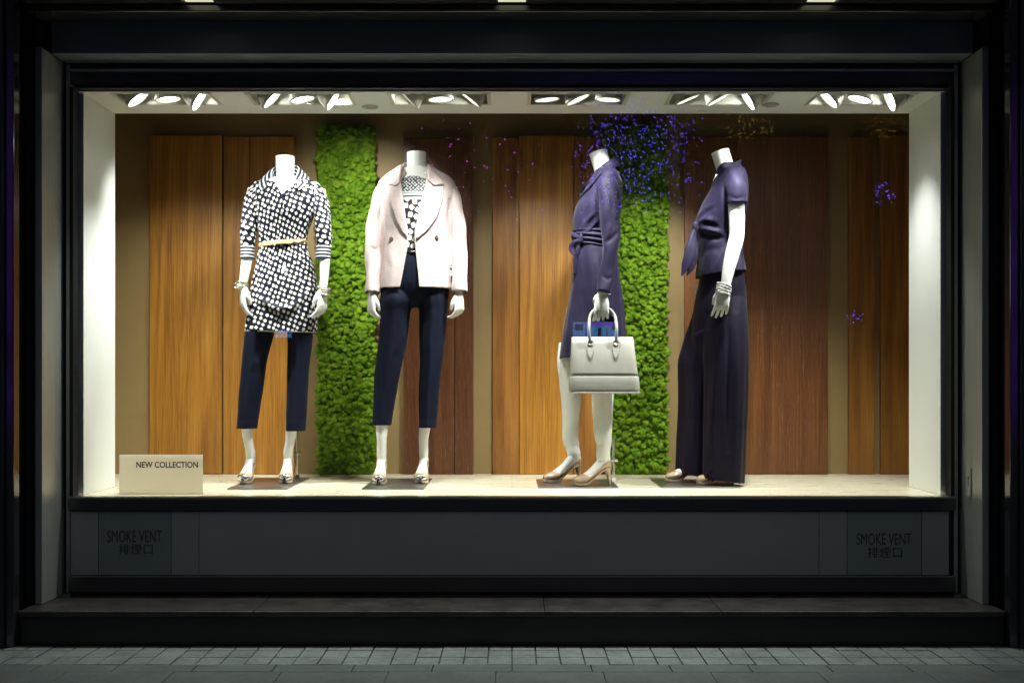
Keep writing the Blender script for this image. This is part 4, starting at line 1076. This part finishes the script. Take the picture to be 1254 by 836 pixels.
    for i in range(40):
        u = i / 39; a = -math.pi * .80 + u * math.pi * 1.60
        cx = PX(c5(305, 0)[0], YC)
        base = np.array([cx + math.cos(a) * .058, YC + math.sin(a) * .068, PZ(c5(0, 128 - 24 * math.cos(a))[1], YC)])
        out = np.array([math.cos(a), math.sin(a), 0]); k = math.cos(a) * .5 + .5; hgt = .012 + .026 * k; fall = .028 + .030 * k
        col = [base + out * .003 * h + np.array([0, 0, hgt * h]) for h in np.linspace(0, 1, 5)] + [base + out * (.005 + (.018 - .008 * k) * h) + np.array([0, 0, hgt + .002 - fall * h]) for h in np.linspace(.15, 1, 7)]
        rings.append(col)
    vv, ff = ring_faces(rings, cap=False, closed=False); o = make('collar', vv, ff, M['aubergine'], t, smooth=True); fix_normals(o); s = o.modifiers.new('solid', 'SOLIDIFY'); s.thickness = .003; s.offset = 0
    add_patch('lapel', M['aubergine'], t, tg, [(278, 122), (268, 140), (240, 168), (208, 204), (200, 236), (212, 232), (240, 200), (262, 176), (290, 138)], c5, off=.010)
    # sash, knot and loops
    def wr(a, py):
        u = (py - c5(0, 380)[1]) / (c5(0, 442)[1] - c5(0, 380)[1])
        return .004 * math.sin(u * 19 + .8 * math.sin(2 * a)) + .006 * math.sin(max(0, min(1, u)) * math.pi)
    sr = loft([(378, 172, 353, .128, YC, 3), (392, 172, 352, .130, YC, 5), (410, 173, 351, .130, YC, 8), (430, 174, 351, .132, YC, 12), (444, 175, 352, .136, YC, 14)], c5, Yc=YC, n=80, m=28, fold=wr)
    o = MB().rings(sr, cap=False).build('sash', M['aubergine'], t, smooth=True); fix_normals(o); o.modifiers.new('solid', 'SOLIDIFY').thickness = .003
    st = Target(np.array([p for r in sr for p in r]), np.array(ring_faces(sr, cap=False)[1]))
    h, _ = st.hit(*c5(205, 412)); hp = h
    mb = MB(); mb.rings(tube3([hp + [.004, -.006, .03], hp + [0, -.010, .012], hp + [-.001, -.011, -.008], hp + [.0, -.004, -.034]], [.004, .013, .013, .004], [.004, .012, .012, .004], n=16, m=14))
    for sgm in (([.0, -.004, .005], [-.018, .012, .018], [-.030, .04, .03], [-.030, .07, .05]), ([.0, -.004, -.006], [-.028, .004, -.012], [-.044, .012, -.04], [-.034, .004, -.075]), ([.002, -.004, -.012], [-.012, -.006, -.05], [-.022, .0, -.10], [-.030, .0, -.17])):
        pts = [hp + np.array(p) for p in sgm]; mb.rings(tube3(pts, [.006, .013, .016, .007], [.005, .006, .006, .003], n=14, m=18))
    v3, f3 = remesh(mb, .003, 2); make('sash_knot', v3, f3, M['aubergine'], t, smooth=True)
    for k in range(16):
        pass
    bangle(t, P(*c5(300, 632), .36), .029, .024, .003, tilt=10, beads=26, mat='silver')
    build_shoe(t, toeN, heelN); build_shoe(t, toeF, heelF)
    stand(t, 659, 757, 597.5, 588, 751.5, .62, 536)
    # ---------------- handbag held in the near hand
    gx, gy = PX(c6(312, 0)[0], .34), .375
    hb = thing('handbag', 'pale grey leather handbag with two round handles held by the dress mannequin', 'handbag', (gx, gy, PZ(c6(0, 388)[1], gy)))
    Yf = gy
    def sect(y, xl, xr, d, r=.16):
        x0, x1 = PX(c6(xl, 0)[0], Yf), PX(c6(xr, 0)[0], Yf); z = PZ(c6(0, y)[1], Yf); a = np.linspace(0, 2 * math.pi, 56, endpoint=False); cx, hw = (x0 + x1) / 2, (x1 - x0) / 2
        return np.stack([cx + hw * np.sign(np.cos(a)) * np.abs(np.cos(a))**.22, Yf + d * np.sign(np.sin(a)) * np.abs(np.sin(a))**.3, np.full(56, z)], 1)
    up = [sect(148, 177, 434, .012), sect(150, 174, 436, .020), sect(180, 172, 440, .034), sect(240, 170, 446, .050), sect(300, 168, 453, .060), sect(317, 167, 455, .062)]
    mb = MB().rings(up); v, f = mb.v, mb.f
    o = mb.build('bag_body', M['greyleather'], hb, smooth=True, bevel=0); fix_normals(o)
    lo = [sect(316, 166, 456, .0622), sect(318, 165.5, 457, .0632), sect(340, 163.5, 460, .0655), sect(372, 163, 462, .069), sect(382, 166, 460, .068), sect(387, 172, 455, .062)]
    o2 = MB().rings(lo).build('bag_base', M['greyleather'], hb, smooth=True); fix_normals(o2)
    o3 = MB().rings([sect(383, 162, 463, .0705), sect(385, 161, 464, .0715), sect(388, 162, 463, .0705)]).build('piping', M['greyleather'], hb, smooth=True); fix_normals(o3)
    tb = Target(np.array([p for r in up for p in r]), np.array(ring_faces(up, cap=False)[1]))
    for Yh in (Yf - .045, Yf + .045):
        front = Yh < Yf
        ys = [(254, 172), (248, 120), (250, 72), (270, 34), (305, 20), (340, 34), (362, 72), (366, 120), (362, 172)]
        yy = [Yh + (.010 if front else -.010), Yh, Yh * .6 + gy * .4, Yh * .2 + gy * .8, gy + (Yh - gy) * .12, Yh * .2 + gy * .8, Yh * .6 + gy * .4, Yh, Yh + (.010 if front else -.010)]
        pts = [P(*c6(x, y), w) for (x, y), w in zip(ys, yy)]
        r = tube3(pts, [.0075] * 9, [.0075] * 9, n=14, m=60, ref=(0, 1, 0)); ho = MB().rings(r).build('handle', M['greyleather'], hb, smooth=True); fix_normals(ho)
        if front:
            for cx in (254, 362):
                add_patch('handle_tab', M['greyleather'], hb, tb, [(cx - 14, 170), (cx + 14, 170), (cx + 15, 200), (cx + 10, 228), (cx, 246), (cx - 10, 228), (cx - 15, 200)], c6, off=.0045, grid=1.4)
                hit, _ = tb.hit(*c6(cx, 176)); rr = .0115; rings = []
                for k in range(25):
                    a = 2 * math.pi * k / 24; rings.append([hit + np.array([(rr + .003 * math.cos(q)) * math.cos(a), -.009 + .003 * math.sin(q), (rr + .003 * math.cos(q)) * math.sin(a) + .006]) for q in np.linspace(0, 2 * math.pi, 8, endpoint=False)])
                ro = MB().rings(rings, cap=False).build('handle_ring', M['chrome'], hb, smooth=True); fix_normals(ro)
mannequin_dress()

# ---- 4: knotted violet top and wide trousers in profile
def mannequin_wide():
    t = thing('mannequin', 'headless mannequin in side view in a short sleeved violet top and wide trousers', 'mannequin', (PX(880, .58), .58, ZF))
    YC = .58
    toeF, heelF = floor_pt(815, .62), floor_pt(861, .68); toeN, heelN = floor_pt(853, .47), floor_pt(900, .52)
    rows = [(100, 268, 352, .05), (118, 262, 362, .09), (140, 256, 372, .14), (170, 246, 380, .160), (200, 236, 383, .165), (230, 219, 384, .163), (260, 203, 383, .158), (300, 187, 379, .150), (335, 176, 374, .142), (370, 174, 369, .134), (420, 182, 364, .130), (480, 183, 367, .146), (540, 179, 379, .168), (556, 178, 382, .172, YC, -14)]
    mb = MB(); mb.rings(loft([(100, 272, 345, .045)] + [r[:4] for r in rows[2:13]], c7, Yc=YC, grow=-.028, n=40))
    mb.rings(tubep([(273, 50, YC, 37, .047), (279, 70, YC, 36.5, .046), (290, 105, YC, 37, .047), (304, 140, YC, 44, .056), (314, 170, YC, 48, .06)], c7, n=32, m=30))
    for s_, Y0 in ((1, .42), (-1, .74)):
        mb.rings(tubep([(330, 190, Y0, 32, .038), (340, 262, Y0, 34, .037), (342, 330, Y0 - .01 * s_, 32.5, .036), (342, 390, Y0 - .015 * s_, 31, .034), (326, 460, Y0 - .03 * s_, 30, .033), (308, 535, Y0 - .045 * s_, 25.5, .027), (299, 585, Y0 - .05 * s_, 21, .021), (295, 612, Y0 - .05 * s_, 19, .018)], c7, n=24, m=40))
    for pr in hand(P(*c7(293, 608), .37), yaw=0, lean=9, side=-1, curl=(20, 20, 14), spread=4, s=.93): mb.rings(pr)
    for pr in hand(P(*c7(293, 608), .79), yaw=180, lean=-9, side=1, curl=(20, 20, 14), spread=4, s=.93): mb.rings(pr)
    for toe, heel, x0, Y0 in ((toeN, heelN, 888, .52), (toeF, heelF, 866, .66)):
        an = ankle(toe, heel, .13)
        mb.rings(tube3([P(x0, 350, Y0), P(x0 - 4, 450, Y0), an + [0, 0, .10], an, an - [0, 0, .03]], [.06, .05, .038, .034, .028], [.06, .05, .034, .029, .024], m=24)); mb.rings(foot_rings(toe, heel))
    body(t, mb)
    mb = MB(); mb.rings(loft(rows, c7, Yc=YC, n=96, m=90, fold=lambda a, py: (.004 * math.sin(5 * a + .4)) * min(1, max(0, (py - 275) / 30))))
    for Y0, sg in ((.445, 1), (.715, -1)):
        mb.rings(tubep([(318, 158, Y0 + .05 * sg, 22, .04), (328, 172, Y0 + .005 * sg, 38, .055), (337, 210, Y0 - .022 * sg, 43, .060), (341, 268, Y0 - .028 * sg, 43, .060)], c7, n=36, m=36))
    v, f = remesh(mb, .004, 3)
    for pl, am, w in (([(172, 352), (215, 330), (250, 335)], .016, 13), ([(178, 362), (225, 372), (275, 385)], .015, 12), ([(180, 376), (220, 402), (278, 406)], -.016, 10), ([(200, 345), (235, 350), (265, 362)], -.014, 8), ([(168, 350), (190, 310), (225, 270)], .010, 9), ([(180, 345), (215, 300), (250, 280)], -.007, 9), ([(290, 200), (296, 290), (298, 380)], -.012, 8), ([(176, 345), (196, 290), (205, 255)], .006, 7),
                      ([(190, 470), (240, 450), (280, 455)], -.006, 14), ([(230, 560), (265, 500), (290, 440)], .006, 12), ([(300, 230), (340, 246), (372, 236)], -.004, 9), ([(345, 420), (356, 480), (372, 530)], .006, 8)):
        v = ridge(v, f, pl, am, w, c7)
    v = wrinkle(v, f, .0045, 10, (1, 1, .6)); v = wrinkle(v, f, .0022, 32, (1, 1, .45))
    fq = proj(v[f].mean(1)); fn = face_n(v, f); f2 = f[~((fn[:, 2] < -.75) & ((fq[:, 1] > c7(0, 535)[1]) | ((fq[:, 0] > 889) & (fq[:, 1] > c7(0, 262)[1]) & (fq[:, 1] < c7(0, 285)[1]))))]
    v2, f2 = drop_unused(v, f2); make('top', v2, f2, M['aubergine'], t, smooth=True)
    tg = Target(v, f)
    rings = []
    for i in range(40):
        u = i / 39; a = -math.pi * .86 + u * math.pi * 1.72; cx = PX(c7(308, 0)[0], YC)
        base = np.array([cx + math.cos(a) * .057, YC + math.sin(a) * .066, PZ(c7(0, 128 - 26 * math.cos(a))[1], YC)]); out = np.array([math.cos(a), math.sin(a), 0]); hgt = .014 + .012 * (math.cos(a) * .5 + .5)
        rings.append([base + out * (.004 * h) + np.array([0, 0, hgt * h - .008]) for h in np.linspace(0, 1, 6)])
    vv, ff = ring_faces(rings, cap=False, closed=False); o = make('collar', vv, ff, M['aubergine'], t, smooth=True); fix_normals(o); s = o.modifiers.new('solid', 'SOLIDIFY'); s.thickness = .005; s.offset = 0
    # crystals at the neckline
    bm = bmesh.new(); bmesh.ops.create_icosphere(bm, subdivisions=1, radius=1); bv = np.array([q.co[:] for q in bm.verts]); bf = [[q.index for q in ff.verts] for ff in bm.faces]; bm.free()
    mb = MB()
    for k in range(0):
        x = random.uniform(238, 262); y = np.interp(x, [238, 262], [176, 138]) + random.uniform(-4, 10); h, _ = tg.hit(*c7(x, y))
        if h is not None: mb.add(bv * random.uniform(.003, .0055) + h + [0, -.002, 0], bf)
    cord = [tg.hit(*c7(x, y))[0] for x, y in ((241, 178), (247, 170), (253, 160), (259, 150))]
    cord = [c + np.array([0, -.002, 0]) for c in cord if c is not None]
    for k in range(9):
        u = k / 8 * (len(cord) - 1); i = min(int(u), len(cord) - 2); mb.add(bv * random.uniform(.0045, .006) + cord[i] + (cord[i + 1] - cord[i]) * (u - i), bf)
    mb.rings(tube3(cord, [.003] * len(cord), [.003] * len(cord), n=8, m=12))
    mb.build('necklace', M['crystal'], t)
    # knot and tails
    kp = P(*c7(172, 358), .50)
    mb = MB(); mb.rings(tube3([kp + [.006, .0, .022], kp + [-.002, -.003, .006], kp + [-.003, -.003, -.008], kp + [.004, 0, -.024]], [.006, .014, .014, .007], [.008, .018, .018, .008], n=18, m=14))
    def tail(pts, ws, ds): return tube3([P(*c7(x, y), Y) for x, y, Y in pts], ws, ds, n=22, m=34, mod=lambda a, u: .0022 * math.sin(3 * a + 5 * u))
    mb.rings(tail([(170, 362, .50), (158, 410, .47), (150, 460, .455), (138, 510, .45), (116, 562, .45)], [.008, .018, .026, .024, .002], [.007, .010, .011, .008, .002]))
    mb.rings(tail([(172, 364, .53), (165, 420, .52), (163, 470, .51), (157, 520, .505), (138, 562, .50)], [.008, .018, .024, .018, .002], [.007, .010, .010, .008, .002]))
    v3, f3 = remesh(mb, .003, 2); make('knot_tie', v3, f3, M['aubergine'], t, smooth=True)
    # wide trousers
    def wf(ph): return lambda a, py: (.006 * math.sin(4 * a + ph) + .0025 * math.sin(7 * a + 2 * ph)) * min(1, max(.12, (py - 345) / 120))
    mb = MB(); mb.rings(loft([(322, 857, 907, .138), (338, 857, 910, .146), (360, 853, 913, .152), (385, 849, 914, .146), (415, 848, 912, .115), (450, 856, 904, .05)], Yc=YC, n=72, m=24))
    mb.rings(loft([(338, 868, 905, .05, .56), (352, 864, 909, .085, .54), (375, 861, 914, .108, .525), (410, 861, 915.5, .116, .51), (460, 862.5, 915, .118, .50), (540, 862, 912.5, .120), (588, 861, 910, .120, .50, 3)], Yc=.50, n=96, m=80, fold=wf(.9)))
    mb.rings(loft([(338, 862, 900, .05, .60), (352, 857, 900, .085, .62), (380, 850, 900, .11, .65), (421, 837, 893, .115, .67), (446, 831.5, 888, .115), (490, 832, 882, .115), (545, 830, 874, .115), (581, 829, 868, .115, .67, 2)], Yc=.67, n=96, m=80, fold=wf(2.4)))
    v, f = remesh(mb, .0042, 9)
    for pl, am, w in (([(245, 20), (238, 200), (225, 500), (225, 730)], -.014, 12), ([(280, 60), (270, 300), (255, 560), (262, 690)], .012, 12), ([(335, 30), (335, 300), (330, 620)], -.013, 12), ([(370, 20), (372, 320), (360, 740)], .010, 14), ([(185, 130), (170, 300), (175, 600)], .008, 14), ([(262, 690), (250, 720), (226, 740)], .008, 9), ([(150, 140), (190, 110), (235, 90)], .006, 9), ([(300, 200), (305, 450), (300, 740)], .006, 10)):
        v = ridge(v, f, pl, am, w, c8)
    v = wrinkle(v, f, .004, 8, (1, 1, .3))
    fq = proj(v[f].mean(1)); fn = face_n(v, f); f2 = f[~((fn[:, 2] < -.7) & (fq[:, 1] > 570))]; v2, f2 = drop_unused(v, f2)
    make('trousers', v2, f2, M['aubergine_dark'], t, smooth=True)
    for k in range(4): bangle(t, P(*c7(290 - k * 1.2, 598 + k * 11), .372), .033, .028, .0052, tilt=random.uniform(4, 22), beads=24, mat=('crystal', 'silver', 'crystal', 'silver')[k])
    build_shoe(t, toeN, heelN); build_shoe(t, toeF, heelF)
    stand(t, 810, 907, 597.5, 588, 901, .56, 585)
mannequin_wide()

# ------------------------------------------------------------------ across the street: what the glass mirrors
def build_street_lights():
    bm = bmesh.new(); bmesh.ops.create_icosphere(bm, subdivisions=1, radius=1); bv = np.array([q.co[:] for q in bm.verts]); bf = np.array([[q.index for q in ff.verts] for ff in bm.faces]); bm.free()
    D = 20.0
    def wp(px, py, y=-D): 
        d = 5.1 + abs(y); return np.array([(px - 627) * d / F, y, CAMZ - (py - 465) * d / F])
    def lights(name, pts, rad, mat, parent):
        V = np.concatenate([bv * rad * random.uniform(.7, 1.2) + p for p in pts]); Fc = np.concatenate([bf + i * len(bv) for i in range(len(pts))])
        o = make(name, V, Fc, mat, parent); o['kind'] = 'stuff'; return o
    def leaves(name, pts, size, parent, mat):
        V = []; Fc = []
        for p in pts:
            a = Vector((random.gauss(0, 1), random.gauss(0, 1), random.gauss(0, 1))).normalized(); b = a.orthogonal().normalized(); s = size * random.uniform(.6, 1.3); i = len(V)
            V += [p - np.array(a) * s, p + np.array(b) * s * .45, p + np.array(a) * s, p - np.array(b) * s * .45]; Fc.append((i, i + 1, i + 2, i + 3))
        return make(name, V, Fc, mat, parent)
    blue = emit('blue_fairy_light', (.16, .10, 1.0), 16); pink = emit('magenta_fairy_light', (.75, .06, 1.0), 13); violet = emit('violet_fairy_light', (.30, .08, 1.0), 7); cyan = emit('cyan_sign', (.10, .45, 1.0), 5); amber = emit('amber_leaf_glow', (1, .55, .08), 5)  # amber emission stands in for warm lamplight on leaves
    def tree(lab, cx, cy, n, sx, sy, mat, rad, group, trunk_top=None, nleaf=500, depth=1.0):
        c = wp(cx, cy); t = thing('street_tree', lab, 'tree', (c[0], -D, 0), group)
        MB().rings(tube3([(c[0], -D, 0), (c[0] + .1, -D, c[2] * .5), (c[0], -D, c[2])], [.14, .10, .04], [.14, .10, .04], n=12, m=14)).build('trunk', M['bark'], t, smooth=True)
        pts = []
        while len(pts) < n:
            u = np.array([random.uniform(-1, 1), random.uniform(-1, 1), random.uniform(-1, 1)])
            if np.dot(u, u) <= 1 or random.random() < .15: pts.append(c + u * np.array([sx * 25.1 / F, depth, sy * 25.1 / F]))
        lights('glow_specks', pts, rad, mat, t)
        leaves('crown', [p + np.random.default_rng(3).normal(0, .05, 3) for p in (pts * 3)[:nleaf]], .07, t, M['leaf'])
    tree('street tree wrapped in blue fairy lights, mirrored above the dress mannequin', 780, 183, 620, 78, 78, blue, .0155, 'lit street trees')
    tree('small shrub of blue fairy lights mirrored in the right of the window', 1082, 238, 44, 14, 15, blue, .016, 'lit street trees', nleaf=60, depth=.3)
    tree('street tree with sparse magenta fairy lights mirrored near the window middle', 590, 200, 46, 75, 85, pink, .016, 'lit street trees', nleaf=60)
    tree('low shrub with few blue fairy lights mirrored at the right', 1044, 388, 14, 10, 9, blue, .018, 'lit street trees', nleaf=30, depth=.3)
    tree('tall violet lit street tree beyond the left pier', 6, 330, 260, 34, 250, violet, .03, 'lit street trees')
    tree('tall violet lit street tree beyond the right pier', 1248, 330, 260, 34, 250, violet, .03, 'lit street trees')
    tree('street tree with glowing amber specks for lamplit leaves, mirrored above the last mannequin', 918, 158, 70, 30, 20, amber, .015, 'lit street trees', nleaf=120, depth=.5)
    tree('street tree with glowing amber specks for lamplit leaves, mirrored at the upper right', 1092, 152, 60, 34, 22, amber, .015, 'lit street trees', nleaf=120, depth=.5)
    # lit shop sign
    for xa, xb, ya, yb, lab in ((702, 757, 394, 413, 'bright cyan and blue lit shop sign across the street'), (337, 356, 404, 413, 'small blue lit sign across the street')):
        a = wp(xa, yb, -D - 1); b = wp(xb, ya, -D - 1); t = thing('lit_sign', lab, 'sign', ((a[0] + b[0]) / 2, -D - 1, 0), 'lit signs across the street')
        MB().box(a[0], b[0], -D - 1.1, -D - 1.0, a[2], b[2]).build('light_box', cyan, t)
        mb = MB(); w = b[0] - a[0]; h = b[2] - a[2]
        for u, u2, q, q2 in ((.03, .22, .45, .85), (.55, .62, .05, .6), (.86, .97, .5, .9), (.28, .30, 0, .6), (.74, .76, 0, .6)): mb.box(a[0] + w * u, a[0] + w * u2, -D - .995, -D - .99, a[2] + h * q, a[2] + h * q2)
        mb.build('dark_lettering', M['blackgap'], t)
        MB().box(a[0] + w * .3, b[0] - w * .1, -D - .989, -D - .98, a[2] + h * .72, a[2] + h * .92).build('blue_band', violet, t)
        MB().box((a[0] + b[0]) / 2 - .04, (a[0] + b[0]) / 2 + .04, -D - 1.09, -D - 1.02, 0, a[2] - .002).build('post', M['blackmetal'], t)
build_street_lights()
def build_opposite():  # unseen block added to keep ambient light out of the glass reflection
    b = thing('added_building', 'dark block with windows added across the street to cut ambient glow mirrored in the window', 'added_building', (0, -27, 0))
    MB().box(-45, 45, -34, -27, -.02, 16).build('wall', M['riser'], b)
    mb = MB()
    for i in range(-10, 11):
        for k in range(4): mb.box(i * 3.6 - 1.1, i * 3.6 + 1.1, -26.99, -26.95, 3.6 + k * 3.2, 5.4 + k * 3.2)
    mb.build('dark_windows', M['blackmetal'], b)
build_opposite()

# ------------------------------------------------------------------ light, camera, render settings
w = bpy.data.worlds.new('World'); SC.world = w; w.use_nodes = True
bg = w.node_tree.nodes['Background']; bg.inputs[0].default_value = (.86, 1.0, .95, 1); bg.inputs[1].default_value = .19
cam = bpy.data.cameras.new('camera'); co = bpy.data.objects.new('camera', cam); COL.objects.link(co); SC.camera = co
co.location = (0, CAMY, CAMZ); co.rotation_euler = (R(90), 0, 0)
cam.sensor_width = 36; cam.sensor_fit = 'HORIZONTAL'; cam.lens = F / 1254 * 36; cam.shift_y = 47 / 1254; cam.clip_end = 300; cam.clip_start = .05
SC.view_settings.view_transform = 'Standard'; SC.view_settings.look = 'None'; SC.view_settings.exposure = 0; SC.view_settings.gamma = 1
cy = SC.cycles
cy.use_denoising = True; cy.max_bounces = 8; cy.diffuse_bounces = 4; cy.glossy_bounces = 4; cy.transparent_max_bounces = 12
cy.sample_clamp_indirect = 6.0; cy.caustics_reflective = False; cy.caustics_refractive = False
